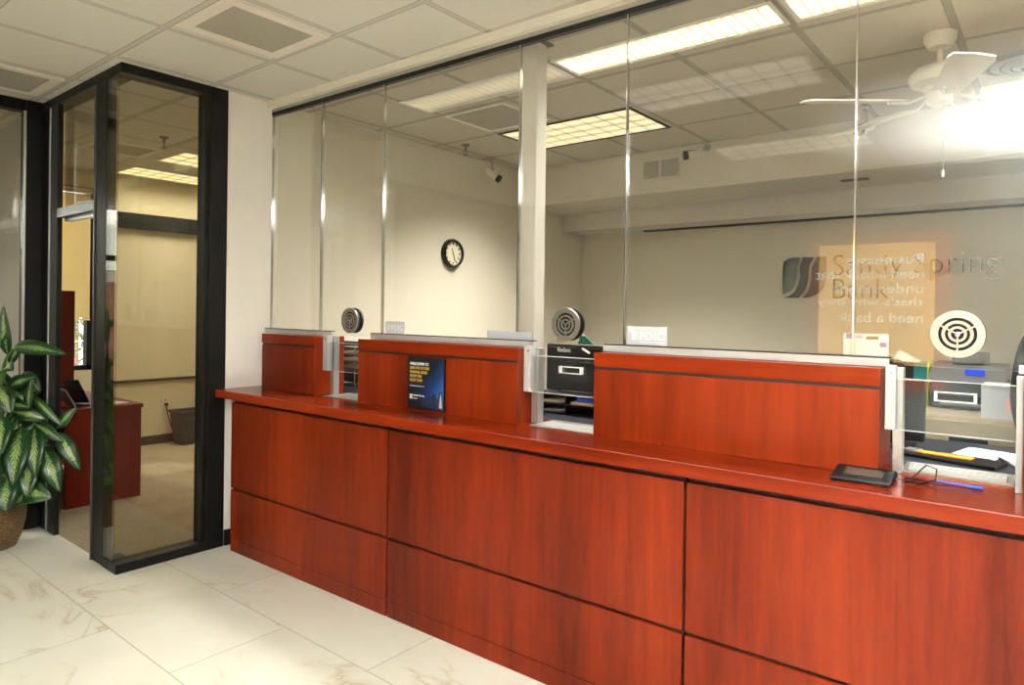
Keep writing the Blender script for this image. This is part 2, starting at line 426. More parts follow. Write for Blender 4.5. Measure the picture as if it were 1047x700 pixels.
# ------------------------------------------------------------------ the setting
struct('floor', MB().box(-5.62, 3.6, -2.2, 2.5, -.1, 0), M['floor'])
struct('floor_teller', MB().box(WALLX - .1, 3.6, 2.5, 6.5, -.1, 0), M['carpet_dark'])
struct('floor_office', MB().box(-8.0, -4.2, 1.63, 5.2, -.1, .002), M['carpet'])
struct('floor_side_office', MB().box(-8.0, -5.62, -2.2, 1.63, -.1, .001), M['carpet'])
struct('ceiling', MB().box(-8.0, 3.6, -2.2, 2.53, CEIL, CEIL + .1), M['ceil_lobby'])
struct('ceiling_teller', MB().box(WALLX - .1, 3.6, 2.53, 6.5, CEIL, CEIL + .1), M['ceil_teller'])
struct('ceiling_office', MB().box(-8.0, WALLX - .1, 2.53, 5.2, CEIL, CEIL + .1), M['ceil_lobby'])
# wall between the office and the teller area, its lobby end face seen beside the glass box
struct('wall_left', MB().box(WALLX - .12, WALLX, 2.24, 6.5, 0, CEIL), M['wall_lobby'])
struct('wall_teller_left', MB().box(WALLX, WALLX + .004, 2.60, 6.45, 0, CEIL), M['wall_teller'])
struct('wall_back', MB().box(WALLX, 3.6, 6.42, 6.55, 0, CEIL), M['wall_teller'])
struct('wall_right', MB().box(3.5, 3.6, -2.2, 6.5, 0, CEIL), M['wall_lobby'])
struct('wall_front', MB().box(-8.0, 3.6, -2.2, -2.08, 0, CEIL), painted('taupe_wall_paint', (.27, .29, .28)))
struct('wall_office_back', MB().box(-8.0, WALLX - .12, 5.1, 5.2, 0, CEIL), M['wall_office'])
struct('wall_office_partition', MB().box(-7.85, -5.62, 1.63, 1.70, 0, CEIL), M['wall_side'])
# outer wall of the two offices with its two window openings
ow = MB()
W1 = (1.80, 2.74, .87, 2.76); W2 = (-.95, .95, .55, 2.62)
ow.box(-8.0, -7.85, -2.2, 5.2, 0, W2[2]); ow.box(-8.0, -7.85, -2.2, 5.2, 2.76, CEIL)
ow.box(-8.0, -7.85, -2.2, W2[0], W2[2], 2.76); ow.box(-8.0, -7.85, W2[1], W1[0], W2[2], 2.76)
ow.box(-8.0, -7.85, W1[1], 5.2, W2[2], 2.76); ow.box(-8.0, -7.85, W1[0], W1[1], W2[2], W1[2]); ow.box(-8.0, -7.85, W2[0], W2[1], W2[3], 2.76)
struct('wall_office_outer', ow, M['wall_office'])
# soffit over the back of the teller area
struct('wall_soffit', MB().box(WALLX + .004, 3.5, 5.30, 6.02, 2.575, CEIL), M['soffit'])
struct('trim_1', MB().box(WALLX + .004, 3.5, 6.02, 6.42, 2.40, CEIL), M['soffit'])
struct('shadow_strip', MB().box(-3.4, 3.5, 6.35, 6.42, 2.386, 2.40), plain('dark_shadow_strip', (.05, .04, .03), .6))  # no real trim: dark colour stands in for the shadow gap under the soffit
# header above the teller glass: shallow cream beam, grey reveal, black channel
struct('trim_3', MB().box(-.14, 7.4, .295, .33, 2.895, CEIL), M['header'], TM)
struct('trim_4', MB().box(-.14, 7.4, .33, .40, 2.875, CEIL), plain('grey_reveal', (.33, .31, .27), .5), TM)
struct('trim_5', MB().box(-.14, 7.4, .332, .365, 2.852, 2.875), M['rubber'], TM)
# baseboards
struct('baseboard_left', MB().box(WALLX, WALLX + .012, 2.245, 2.62, 0, .10), M['black'])
struct('baseboard_office', MB().box(-7.85, -7.835, 1.70, 5.1, 0, .10), plain('office_baseboard', (.03, .022, .016), .5))
struct('baseboard_office_back', MB().box(-7.835, WALLX - .12, 5.085, 5.1, 0, .10), M['black'])
# dark head band and rail on the office's outer wall
struct('trim_6', MB().box(-7.85, -7.80, 2.95, 5.1, 2.375, 2.545), M['black_metal'])
struct('trim_7', MB().box(-7.85, -7.82, 2.95, 5.1, .705, .735), plain('bronze_rail', (.06, .045, .025), .4))

# windows of the outer wall: frames, panes, mullion, blind
def window(n, y0, y1, z0, z1, bars):
    w = thing('window_%d' % n, None, None, (-7.9, (y0 + y1) / 2, z0)); w['kind'] = 'structure'
    f = MB()
    for b in ((y0, y0 + .05, z0, z1), (y1 - .05, y1, z0, z1), (y0, y1, z0, z0 + .05), (y0, y1, z1 - .05, z1)): f.box(-7.96, -7.86, *b)
    for z in bars: f.box(-7.95, -7.88, y0, y1, z - .03, z + .03)
    part(w, 'window_frame', f, M['black_metal'])
    part(w, 'pane', MB().box(-7.925, -7.918, y0 + .04, y1 - .04, z0 + .04, z1 - .04), M['glass'])
    return w
window(1, *W1, ())
window(2, *W2, (2.05, 1.35))
# blind
bl = thing('window_blind', 'pale yellow horizontal slat blind half lowered over the office window', 'window blind', (-7.80, 2.27, 2.74))
part(bl, 'head_rail', MB().box(-7.84, -7.78, 1.82, 2.70, 2.69, 2.74), M['blind'])
sl = MB(); z = 2.67
while z > 1.42:
    sl.obox(Matrix.Translation((-7.81, 2.26, z)) @ Matrix.Rotation(math.radians(62), 4, 'Y'), .028, .87, .0015); z -= .0215
part(bl, 'slats', sl, M['blind'])
part(bl, 'bottom_rail', MB().box(-7.825, -7.795, 1.825, 2.695, 1.385, 1.405), M['blind'])
part(bl, 'cord', MB().tube([(-7.79, 1.98, 2.7), (-7.79, 1.98, 1.5)], .0025, 6), M['white'])

# exterior
struct('ground_outside', MB().box(-24, -8.0, -14, 14, -.3, -.2), M['concrete'])
bb = thing('brick_building', 'low red brick building with pale coping across the yard, seen through the windows', 'building', (-15, -2, -.2))
part(bb, 'wall', MB().box(-16, -15, -10, 5, -.2, 2.0), M['brick'])
part(bb, 'coping', MB().box(-16.05, -14.95, -10, 5, 2.0, 2.25), M['cream_post'])
for i, (y0, y1) in enumerate(((-4.4, -3.2), (-1.8, -.6), (1.0, 2.2))):
    part(bb, 'window', MB().box(-15.02, -14.96, y0, y1, .9, 1.6), M['black_metal'])
def shrub(c, r, label, seed):
    rr = random.Random(seed); t = thing('garden_shrub', label, 'shrub', (c[0], c[1], -.2))
    mb = MB()
    for k in range(420):
        d = Vector((rr.gauss(0, 1), rr.gauss(0, 1), rr.gauss(0, 1))).normalized() * r * (.55 + .45 * rr.random()); d.z *= 1.15
        p = Vector((c[0], c[1], r * 1.1)) + d; q = Matrix.Translation(p) @ Matrix.Rotation(rr.random() * 6, 4, 'X') @ Matrix.Rotation(rr.random() * 6, 4, 'Z')
        w = .05 + .05 * rr.random()
        mb.quad([q @ Vector(a) for a in ((-w, 0, 0), (0, -w * .6, .01), (w, 0, 0), (0, w * .6, .01))])
    part(t, 'foliage', mb, M['bush'])
    tk = MB()
    for a in range(4): tk.tube([(c[0], c[1], -.2), (c[0] + .2 * r * math.cos(a * 1.6), c[1] + .2 * r * math.sin(a * 1.6), r), (c[0] + .6 * r * math.cos(a * 1.6), c[1] + .6 * r * math.sin(a * 1.6), r * 1.6)], [.03, .02, .008], 6)
    part(t, 'stem', tk, M['trunk'])
shrub((-10.2, 2.7), .95, 'leafy sunlit shrub just outside the office window, below the blind', 3)
shrub((-10.6, 4.3), .9, 'leafy shrub outside to the right of the one below the blind', 5)

# ------------------------------------------------------------------ black storefront of the office (frame fixed to the building)
fr = MB(); Z1 = CEIL
X0, Y0, Y1 = WALLX, 1.60, 2.24
sf = thing('window_3', None, None, (X0, 1.6, 0)); sf['kind'] = 'structure'
def post(x0, x1, y0, y1, z0=0., z1=CEIL, name='post'): part(sf, name, MB().box(x0, x1, y0, y1, z0, z1), M['black_metal'], bev=.003)
# front face of the glass box (towards +X)
post(X0 - .11, X0 + .012, 2.125, 2.238)                                # jamb against the white wall
post(X0 - .10, X0 + .0, 2.095, 2.125, .05, CEIL - .05, 'glazing_bead')
post(X0 - .11, X0 + .01, 1.595, 2.125, 0, .055, 'sill')
post(X0 - .11, X0 + .01, 1.595, 2.125, CEIL - .055, CEIL, 'head')
# side face of the box (towards the lobby), narrow pane then post, door opening
post(-4.56, -4.40, 1.60, 1.655)
post(-4.40, X0 - .11, 1.595, 1.70, 0, .055, 'sill')
post(-5.60, X0 - .11, 1.595, 1.70, CEIL - .055, CEIL, 'head')
post(-5.60, -5.12, 1.595, 1.72, 2.12, 2.19, 'transom') if False else post(-5.25, -4.56, 1.61, 1.69, 2.13, 2.185, 'transom')
post(-5.36, -5.215, 1.60, 1.632)
post(-5.62, -5.36, 1.60, 1.632, name='corner_post')
part(sf, 'door_stop', MB().box(-5.22, -4.56, 1.645, 1.685, 2.105, 2.13), M['alu'])
part(sf, 'silver_edge', MB().box(-5.362, -5.350, 1.592, 1.60, 0, CEIL - .06), M['alu'], label='satin silver edge strip')
part(sf, 'silver_edge', MB().box(-4.57, -4.556, 1.592, 1.60, 0, CEIL - .06), plain('dull_edge', (.10, .10, .10), .3, .5))
part(sf, 'transom_cap', MB().box(-5.22, -4.56, 1.60, 1.612, 2.128, 2.187), plain('grey_cap', (.22, .24, .26), .3, .5))
# left storefront face (towards +X) beside the plant
post(-5.62, -5.50, 1.50, 1.60)
post(-5.60, -5.51, -2.08, 1.50, 0, .07, 'sill'); post(-5.60, -5.51, -2.08, 1.50, CEIL - .075, CEIL, 'head')
post(-5.60, -5.51, .02, .10, .07, CEIL - .075, 'mullion')
part(sf, 'silver_edge', MB().box(-5.512, -5.500, 1.485, 1.50, .07, CEIL - .075), M['alu'])
def pane(label, *b, mat='glass_tint'):
    c = ((b[0] + b[1]) / 2, (b[2] + b[3]) / 2, b[4]); return part(sf, 'pane', MB().box(*b), M[mat])
pane('tall tinted glass pane on the front of the black framed glass box, beside the white wall', X0 - .055, X0 - .045, 1.602, 2.10, .055, CEIL - .055)
pane('narrow glass pane at the corner of the glass box beside its black door post', -4.40, X0 - .056, 1.602, 1.612, .055, CEIL - .055)
pane('small glass pane above the office doorway', -5.22, -4.56, 1.645, 1.655, 2.185, CEIL - .055)
pane('large glass pane of the left storefront behind the potted plant', -5.56, -5.55, .10, 1.49, .07, CEIL - .075)
pane('large glass pane of the left storefront, farther to the left from the plant', -5.56, -5.55, -2.08, .02, .07, CEIL - .075)

# ------------------------------------------------------------------ the teller counter
units = [(-.02, 1.4395, 'leftmost cherry counter cabinet, beside the white wall and glass box'),
         (1.4505, 3.013, 'middle cherry counter cabinet under the blue poster and second teller window'),
         (3.024, 4.60, 'right cherry counter cabinet under the signature pad and third teller window'),
         (4.611, 6.15, 'far right cherry counter cabinet, past the frame edge')]
for a, b, lab in units:
    t = thing('counter_cabinet', lab, 'counter cabinet', ((a + b) / 2, .25, 0), TM, 'cherry cabinets of the teller counter')
    part(t, 'carcass', MB().box(a + (.0 if a > 0 else .003), b, .018, .415, 0, .966), M['wood_dark'])
    part(t, 'upper_panel', MB().box(a, b, 0, .017, .402, .94), M['wood_v'], bev=.002)
    part(t, 'lower_panel', MB().box(a, b, 0, .017, .085, .388), M['wood_v'], bev=.002)
    part(t, 'base_panel', MB().box(a, b, .002, .017, 0, .081), M['wood_v'], bev=.001)
wt = thing('worktop', 'long cherry laminate worktop running along the whole teller counter', 'countertop', (2.5, .2, .966), TM)
part(wt, 'slab', MB().box(-.135, 6.2, -.05, .419, .968, 1.018), M['wood_h'], bev=.003)

bars = [(0., .56, 'short cherry privacy panel at the left end of the counter, beside the white wall'),
        (.966, 2.10, 'cherry privacy panel carrying the blue night poster'),
        (2.516, 3.605, 'wide cherry privacy panel in the middle behind the signature pad'),
        (3.985, 5.3, 'cherry privacy panel cut off by the right frame edge')]
for a, b, lab in bars:
    t = thing('privacy_panel', lab, 'counter panel', ((a + b) / 2, .3, 1.018), TM, 'cherry privacy panels on the counter')
    part(t, 'body', MB().box(a, b, .203, .42, 1.018, 1.372), M['wood_v'], bev=.002)
    part(t, 'front_panel', MB().box(a, b, .196, .203, 1.018, 1.302), M['wood_v'], bev=.001)
    part(t, 'top_band', MB().box(a, b, .194, .204, 1.315, 1.374), M['wood_h'], bev=.001)
    part(t, 'groove', MB().box(a + .001, b + .0006, .202, .206, 1.302, 1.315), M['wood_dark'])
for a, b, lab in ((-.13, .585, 'short pale aluminium glass channel on the leftmost privacy panel'),
                  (.95, 2.115, 'pale aluminium glass channel on the privacy panel with the poster'),
                  (2.50, 3.615, 'pale aluminium glass channel on the wide middle privacy panel'),
                  (3.97, 5.3, 'pale aluminium glass channel on the privacy panel at the right frame edge')):
    t = thing('glass_channel', lab, 'metal channel', ((a + b) / 2, .32, 1.374), TM, 'aluminium channels along the foot of the glass')
    part(t, 'channel', MB().box(a, b, .298, .312, 1.3745, 1.402), M['alu_white'])
    part(t, 'channel_base', MB().box(a, b, .312, .36, 1.3745, 1.378), M['alu_white'])
    part(t, 'gasket', MB().box(a, b + .002, .298, .33, 1.402, 1.4065), M['rubber'])
scr = thing('glass_screen', 'tall clear glass screen with chrome strips running above the whole teller counter', 'glass screen', (2.5, .345, 1.379), TM)
gx = (-.13, .42, 1.00, 1.99, 2.58, 3.495, 4.40, 5.3)
for a, b in zip(gx, gx[1:]): part(scr, 'pane', MB().box(a + .0045, b - .0045, .340, .350, 1.379, 2.851), M['glass'])
for u in (-.1295,) + gx[1:-1]: part(scr, 'glazing_strip', MB().box(u - .0025, u + .0025, .334, .354, 1.379, 2.851), plain('strip_chrome', (.78, .78, .78), .10, 1.))

# talk-through discs
def disc(u, z, lab):
    t = thing('talk_through_disc', lab, 'speak-through', (u, .3, z), TM, 'round steel talk-through discs')
    R = .077
    part(t, 'flange', MB().lathe([(R * .70, .315), (R * .985, .315), (R, .317), (R, .322), (R * .70, .322)], (u, 0, z), 'Y', 48, True), M['steel'], True)
    for r0, r1 in ((.45, .575), (.235, .335)):
        part(t, 'ring', MB().lathe([(R * r0, .3155), (R * r1, .3155), (R * r1, .319), (R * r0, .319)], (u, 0, z), 'Y', 40, True), M['steel'], True)
    part(t, 'hub', MB().lathe([(0.0001, .311), (R * .10, .313), (R * .14, .321), (0.0001, .322)], (u, 0, z), 'Y', 20), M['chrome'], True)
    for k in range(3):
        a = math.radians(270 + 120 * k); sp = MB()
        sp.obox(Matrix.Translation((u + R * .42 * math.cos(a), .318, z + R * .42 * math.sin(a))) @ Matrix.Rotation(-a, 4, 'Y'), R * .66, .005, .005)
        part(t, 'spoke', sp, M['steel'])
    part(t, 'drum', MB().lathe([(R * .96, .3222), (R * .96, .3395), (.0001, .3395), (.0001, .333), (R * .76, .333), (R * .76, .3222)], (u, 0, z), 'Y', 40), M['rubber'], True)
    part(t, 'back_plate', MB().lathe([(.0001, .3505), (R * .99, .3505), (R * .99, .364), (.0001, .364)], (u, 0, z), 'Y', 40), M['rubber'], True)
disc(.735, 1.474, 'round talk-through disc at the leftmost teller window')
disc(2.288, 1.487, 'round talk-through disc at the middle teller window, right of the column')
disc(3.808, 1.491, 'large bright talk-through disc at the rightmost teller window')

# pass-through shields
def shield(u0, u1, hw, hz, lab, post_w=.045, bw=.06):
    t = thing('pass_through_shield', lab, 'acrylic shield', ((u0 + u1) / 2, .28, 1.018), TM, 'clear acrylic shields at the teller windows')
    part(t, 'mounting_block', MB().box(u0, u0 + bw, .245, .285, 1.168, 1.382), M['alu_white'], bev=.003)
    part(t, 'post', MB().box(u0 + .018, u0 + .018 + post_w, .287, .33, 1.0186, 1.374), M['alu'], bev=.002)
    part(t, 'screw', MB().lathe([(.0001, .238), (.005, .240), (.006, .2448)], (u0 + bw * .7, 0, 1.36), 'Y', 12), M['chrome'], True)
    s = part(t, 'acrylic_sheet', MB().box(u0 + bw, u1, .262, .268, 1.170, 1.338), M['acrylic'])
    part(s, 'edge', MB().box(u0 + bw, u1, .2615, .2685, 1.338, 1.3405), M['acrylic_edge']); part(s, 'edge', MB().box(u0 + bw - .03, u1, .2615, .2685, 1.1675, 1.170), M['acrylic_edge'])
    if hw:
        h = MB(); c = hw[0]; w = hw[1]
        h.box(c - w, c + w, .243, .248, hz + .012, hz + .016); h.box(c - w, c + w, .243, .248, hz - .016, hz - .012)
        h.box(c - w, c - w + .008, .243, .262, hz - .016, hz + .016); h.box(c + w - .008, c + w, .243, .262, hz - .016, hz + .016)
        part(t, 'handle', h, M['acrylic_edge'])
shield(.575, .964, None, 0, 'clear acrylic shield at the leftmost teller window', .035, .046)
shield(2.103, 2.514, (2.362, .060), 1.284, 'clear acrylic shield in front of the black monitor at the middle window', .04, .040)
shield(3.612, 3.964, (3.81, .057), 1.292, 'clear acrylic shield at the rightmost teller window', .03, .032)
part_r = solid('mounting_block', MB().box(3.966, 3.984, .235, .285, 1.0186, 1.37), M['alu_white'], 'white metal upright at the right edge of the rightmost teller window', 'metal upright', (3.975, .26, 1.018), TM, bev=.002)
part_r.name = 'metal_upright'

# deal trays let into the worktop
def tray(u0, u1, v0, v1, lab, ribs=False):
    t = thing('deal_tray', lab, 'tray', ((u0 + u1) / 2, (v0 + v1) / 2, 1.018), TM, 'metal deal trays in the worktop')
    f = MB(); z0, z1 = 1.0185, 1.0235
    f.box(u0, u1, v0, v0 + .018, z0, z1); f.box(u0, u1, v1 - .018, v1, z0, z1); f.box(u0, u0 + .018, v0 + .018, v1 - .018, z0, z1); f.box(u1 - .018, u1, v0 + .018, v1 - .018, z0, z1)
    part(t, 'rim', f, M['tray'])
    part(t, 'pan', MB().box(u0 + .018, u1 - .018, v0 + .018, v1 - .018, z0, z0 + .0015), M['charcoal'] if ribs else M['tray'])
    if ribs:
        r = MB()
        for k in range(3): r.box(u0 + .02, u1 - .02, v0 + .03 + k * .036, v0 + .046 + k * .036, z0 + .0015, z0 + .014)
        part(t, 'ribs', r, M['alu_white'])
tray(.64, .96, .20, .40, 'brass toned deal tray at the leftmost teller window')
tray(2.172, 2.512, .205, .40, 'shiny metal deal tray below the middle teller window')
tray(3.65, 3.962, .33, .50, 'white ribbed deal tray at the rightmost teller window', True)

# stickers and cards standing on the glass
def fdic(u0, u1, z0, z1, lab, ts):
    t = thing('glass_sticker', lab, 'sign', ((u0 + u1) / 2, .336, z0), TM)
    part(t, 'sheet', MB().box(u0, u1, .335, .3385, z0, z1), M['fdic'])
    w = u1 - u0; h = z1 - z0
    text_part(t, 'lettering', text_mesh('FDIC', .1, w * .60, .001, height=h * .40), M['fdic_txt'], (u0 + w * .34, .334, z0 + h * .28), (1, 0, 0), (0, 0, 1))
    text_part(t, 'emblem', text_mesh('8', .1, w * .14, .001, height=h * .42) if False else emblem_mesh(w * .12, h * .42), M['fdic_txt'], (u0 + w * .13, .334, z0 + h * .28), (1, 0, 0), (0, 0, 1))
    part(t, 'fine_print', MB().box(u0 + w * .34, u0 + w * .94, .3343, .335, z0 + h * .13, z0 + h * .16), M['fdic_txt'])
def emblem_mesh(w, h):
    mb = MB(); k = .22
    for a in (0, .39, .78): mb.box(0, w, h * a, h * (a + k), -.0005, .0005)
    me = bpy.data.meshes.new('emblem'); mb.bm.to_mesh(me); mb.bm.free(); return me
fdic(2.598, 2.785, 1.407, 1.487, 'large frosted FDIC sticker on the middle teller glass', 1)
fdic(1.035, 1.195, 1.407, 1.477, 'small frosted FDIC sticker on the glass above the left end of the poster panel', 1)
solid('desk_plate', MB().box(1.83, 2.11, .300, .306, 1.4068, 1.446).box(1.83, 2.11, .306, .33, 1.4068, 1.410), M['grey_plate'], 'blank grey plate standing on the glass channel in front of the white column', 'plate', (1.94, .3, 1.4068), TM, bev=.001)
t = thing('rate_card', 'white printed card with purple blocks standing behind the glass above the middle panel', 'card', (3.53, .37, 1.375), TM)
cu0, cu1, cz0, cz1 = 3.455, 3.600, 1.400, 1.483
part(t, 'card', MB().box(cu0, cu1, .3765, .379, 1.376, cz1), M['paper'])
part(t, 'purple_block', MB().box(cu0 + .010, cu0 + .034, .3755, .3765, 1.464, 1.482), M['purple']); part(t, 'purple_block', MB().box(cu1 - .026, cu1 - .004, .3755, .3765, 1.437, 1.453), M['purple'])
pr = MB()
for k in range(5): pr.box(cu0 + .012, cu0 + .045 + .02 * (k % 2), .3757, .3765, 1.455 - k * .009, 1.4555 - k * .009)
part(t, 'print_lines', pr, M['grey_print']); part(t, 'picture', MB().box(cu0 + .075, cu0 + .115, .3757, .3765, 1.462, 1.474), plain('olive_print', (.16, .13, .07), .6))
part(t, 'logo_mark', MB().lathe([(.003, .3757), (.006, .3757), (.006, .3764), (.003, .3764)], (cu0 + .048, 0, 1.471), 'Y', 16, True).lathe([(.003, .3757), (.006, .3757), (.006, .3764), (.003, .3764)], (cu0 + .060, 0, 1.472), 'Y', 16, True), M['purple'])

# blue night poster on the second privacy panel
t = thing('poster', 'dark blue night skyline poster in clear holder on the cherry panel', 'poster', (1.517, .19, 1.03), TM)
u0, u1, z0, z1 = 1.388, 1.650, 1.032, 1.296
part(t, 'backing', MB().box(u0, u1, .184, .1935, z0, z1), M['black'])
q = MB(); q.quad([(u0 + .004, .1835, z0 + .004), (u1 - .004, .1835, z0 + .004), (u1 - .004, .1835, z1 - .004), (u0 + .004, .1835, z1 - .004)]); part(t, 'print', q, M['night'])
for k, (line, w) in enumerate((('WALK DOWN TO', .135), ('LONG WAY OF YOUR', .140), ('FINANCIAL GOALS', .125), ('FROM THE', .085), ('RIGHT TEAM', .090))):
    text_part(t, 'lettering', text_mesh(line, .02, w, .0008, height=.0145), M['fdic_txt'] if k == 0 else M['cord_yellow'], (u0 + .016, .1828, z1 - .040 - k * .0215), (1, 0, 0), (0, 0, 1))
text_part(t, 'lettering', text_mesh('SandySpringBank.com', .02, .105, .0008, height=.006), M['fdic_txt'], (u0 + .016, .1828, z1 - .152), (1, 0, 0), (0, 0, 1))
text_part(t, 'lettering', text_mesh('Sandy Spring', .02, .080, .0008, height=.011), M['fdic_txt'], (u0 + .042, .1828, z0 + .060), (1, 0, 0), (0, 0, 1))
text_part(t, 'lettering', text_mesh('Bank', .02, .030, .0008, height=.008), M['fdic_txt'], (u0 + .042, .1828, z0 + .047), (1, 0, 0), (0, 0, 1))
part(t, 'emblem', MB().box(u0 + .016, u0 + .034, .1828, .1834, z0 + .046, z0 + .070), M['fdic_txt'])
sk = MB(); x = u0 + .10
for k, (w, h) in enumerate(((.018, .035), (.014, .052), (.02, .040), (.012, .062), (.022, .072), (.016, .050), (.020, .085))): sk.box(x, x + w, .1828, .1834, z0 + .012, z0 + .012 + h); x += w + .004
part(t, 'skyline', sk, plain('skyline_print', (.02, .03, .07), .4))
part(t, 'lit_tower', MB().prism([(0, 0), (.022, 0), (.016, .055), (.011, .075), (.007, .05)], (u1 - .034, .1826, z0 + .014), (1, 0, 0), (0, 0, 1), (0, -1, 0), .0004), plain('tower_print', (.70, .62, .50), .4))

# signature pad with its cord
t = thing('signature_pad', 'black electronic signature pad with grey screen on the worktop', 'signature pad', (3.575, .13, 1.018), TM)
pd = MB().prism([(.0, 0), (.14, 0), (.14, .026), (.12, .030), (.0, .012)], (3.487, .050, 1.0185), (0, 1, 0), (0, 0, 1), (1, 0, 0), .175)
part(t, 'body', pd, M['charcoal'], bev=.006)
sl_ = (.030 - .012) / .12
part(t, 'screen', MB().prism([(0, 0), (.062, 0), (.062, .0015), (0, .0015)], (3.520, .085, 1.0185 + .012 + .035 * sl_), (0, 1, sl_), (0, 0, 1), (1, 0, 0), .112), M['screen'])
part(t, 'cord', MB().tube([(3.66, .14, 1.028), (3.70, .15, 1.03), (3.74, .20, 1.075), (3.765, .23, 1.06), (3.765, .20, 1.03), (3.73, .16, 1.022), (3.69, .17, 1.022), (3.68, .22, 1.022), (3.75, .20, 1.022), (3.72, .12, 1.021)], .0022, 6), M['black'], True)
t = thing('pen', 'clear blue ballpoint pen lying on the worktop before the ribbed tray', 'pen', (3.80, .215, 1.018), TM)
part(t, 'barrel', MB().tube([(3.765, .225, 1.024), (3.86, .213, 1.024)], .0048, 10), plain('clear_blue_barrel', (.13, .16, .42), .2), True)
part(t, 'cap', MB().tube([(3.86, .213, 1.024), (3.888, .210, 1.024)], .006, 10), M['blue'], True); part(t, 'tip', MB().tube([(3.748, .227, 1.024), (3.765, .225, 1.024)], [.001, .0045], 10), M['blue'], True)

# white wrapped column behind the glass
t = thing('pillar', None, None, (1.91, .55, 0), TM); t['kind'] = 'structure'
part(t, 'shaft', MB().box(1.858, 1.975, .50, .59, 0, 2.90), M['cream_post'], bev=.005)
part(t, 'ceiling_collar', MB().box(1.835, 2.0, .485, .61, 2.93, 2.94), plain('dark_collar', (.10, .09, .075), .7))
part(t, 'cap', MB().box(1.862, 1.971, .504, .586, 2.90, 2.9395), M['cream_post'])

# ------------------------------------------------------------------ teller side
t = thing('teller_desk', 'dark laminate teller desk behind the counter', 'desk', (2.5, 1.0, 0), TM)
part(t, 'desktop', MB().box(-.10, 6.2, .60, 1.16, .985, 1.012).box(-.10, 1.84, .422, .5999, .985, 1.012).box(2.0, 6.2, .422, .5999, .985, 1.012), M['desk_dark'], bev=.003)
for u in (-.08, 1.5, 3.0, 4.5, 6.1): part(t, 'side_panel', MB().box(u, u + .03, .62, 1.12, 0, .985), M['desk_dark'])
# monitor at the middle window
def monitor(x0, x1, y, z0, z1, lab, cat='monitor', text=None, stand_z=1.012, mat='black', rot=0):
    c = ((x0 + x1) / 2, y, stand_z); t = thing('monitor', lab, cat, c)
    part(t, 'casing', MB().box(x0, x1, y, y + .045, z0, z1), M[mat], bev=.006)
    part(t, 'screen', MB().box(x0 + .015, x1 - .015, y + .046, y + .048, z0 + .02, z1 - .015), M['screen'])
    part(t, 'rear_bulge', MB().box(c[0] - .09, c[0] + .09, y - .012, y, z0 + .04, z1 - .09), M[mat], bev=.005)
    part(t, 'neck', MB().box(c[0] - .03, c[0] + .03, y + .01, y + .035, stand_z + .012, z0 + .05), M[mat])
    part(t, 'base', MB().box(c[0] - .10, c[0] + .10, y - .06, y + .10, stand_z, stand_z + .012), M[mat], bev=.003)
    if text:
        text_part(t, 'lettering', text_mesh(text, .03, .088, .001, height=.024), M['fdic_txt'], (x0 + .070, y - .0012, z1 - .043), (1, 0, 0), (0, 0, 1))
        part(t, 'connector', MB().obox(Matrix.Translation((x0 + .255, y - .006, z1 - .030)) @ Matrix.Rotation(.45, 4, 'Y'), .05, .010, .008), M['white'])
    return t
monitor(-2.16, -1.72, 2.97, 1.125, 1.374, 'black monitor seen from behind through the middle teller window', text='ViewSonic', stand_z=1.122)
org = thing('desk_organizer', 'black desk organizer with open compartments below the monitor', 'organizer', (-1.94, 2.97, 1.012))
om = MB(); ox0, ox1, oy0, oy1 = -2.18, -1.70, 2.895, 3.20
for zz in (1.0125, 1.060, 1.112): om.box(ox0, ox1, oy0, oy1, zz, zz + .008)
for xx in (ox0, -1.985, ox1 - .008): om.box(xx, xx + .008, oy0, oy1, 1.0205, 1.060); om.box(xx, xx + .008, oy0, oy1, 1.068, 1.112)
part(org, 'shelves', om, M['black'])
def papers(name, lab, x0, x1, y0, y1, z, n, mat, cat='papers', rot=0., fr=WM, extra=None):
    t = thing(name, lab, cat, ((x0 + x1) / 2, (y0 + y1) / 2, z), fr)
    for k in range(n):
        part(t, 'sheet', MB().obox(Matrix.Translation(((x0 + x1) / 2 + .004 * math.sin(k * 2.3), (y0 + y1) / 2 + .004 * math.cos(k * 3.1), z + .0012 + k * .0016)) @ Matrix.Rotation(rot + .05 * math.sin(k * 1.7), 4, 'Z'), x1 - x0, y1 - y0, .0014), mat)
    return t
papers('paper_stack', 'beige slips in the left compartment of the black organizer', -2.13, -2.02, 2.90, 3.07, 1.0685, 8, M['beige_paper'])
papers('paper_stack', 'pale papers in the right compartment of the black organizer', -1.95, -1.75, 2.90, 3.12, 1.0685, 9, M['beige_paper'])
papers('paper_stack', 'pale slips on the lowest shelf of the black organizer', -2.13, -2.01, 2.90, 3.07, 1.021, 6, M['grey_print'])
solid('blue_stapler', MB().box(-1.92, -1.80, 2.90, 2.94, 1.084, 1.096).box(-1.92, -1.81, 2.905, 2.935, 1.098, 1.108), M['blue'], 'small blue stapler on papers inside the black organizer', 'stapler', (-1.86, 2.92, 1.0755), bev=.003)
solid('green_folder', MB().prism([(0, 0), (.13, 0), (.05, .062), (.02, .062)], (-2.05, 3.10, 1.352), (1, 0, 0), (0, 0, 1), (0, 1, 0), .012).box(-2.05, -1.92, 3.10, 3.112, 1.122, 1.352), M['green'], 'dark green folder standing behind the monitor of the middle window', 'folder', (-1.95, 3.1, 1.122))
solid('manila_folder', MB().prism([(0, 0), (.20, 0), (.19, .07), (.03, .08)], (-2.22, 3.13, 1.352), (1, 0, 0), (0, 0, 1), (0, 1, 0), .012).box(-2.17, -2.03, 3.13, 3.142, 1.122, 1.352), M['beige_paper'], 'manila folder standing behind the monitor, left of the green folder', 'folder', (-2.1, 3.13, 1.122))
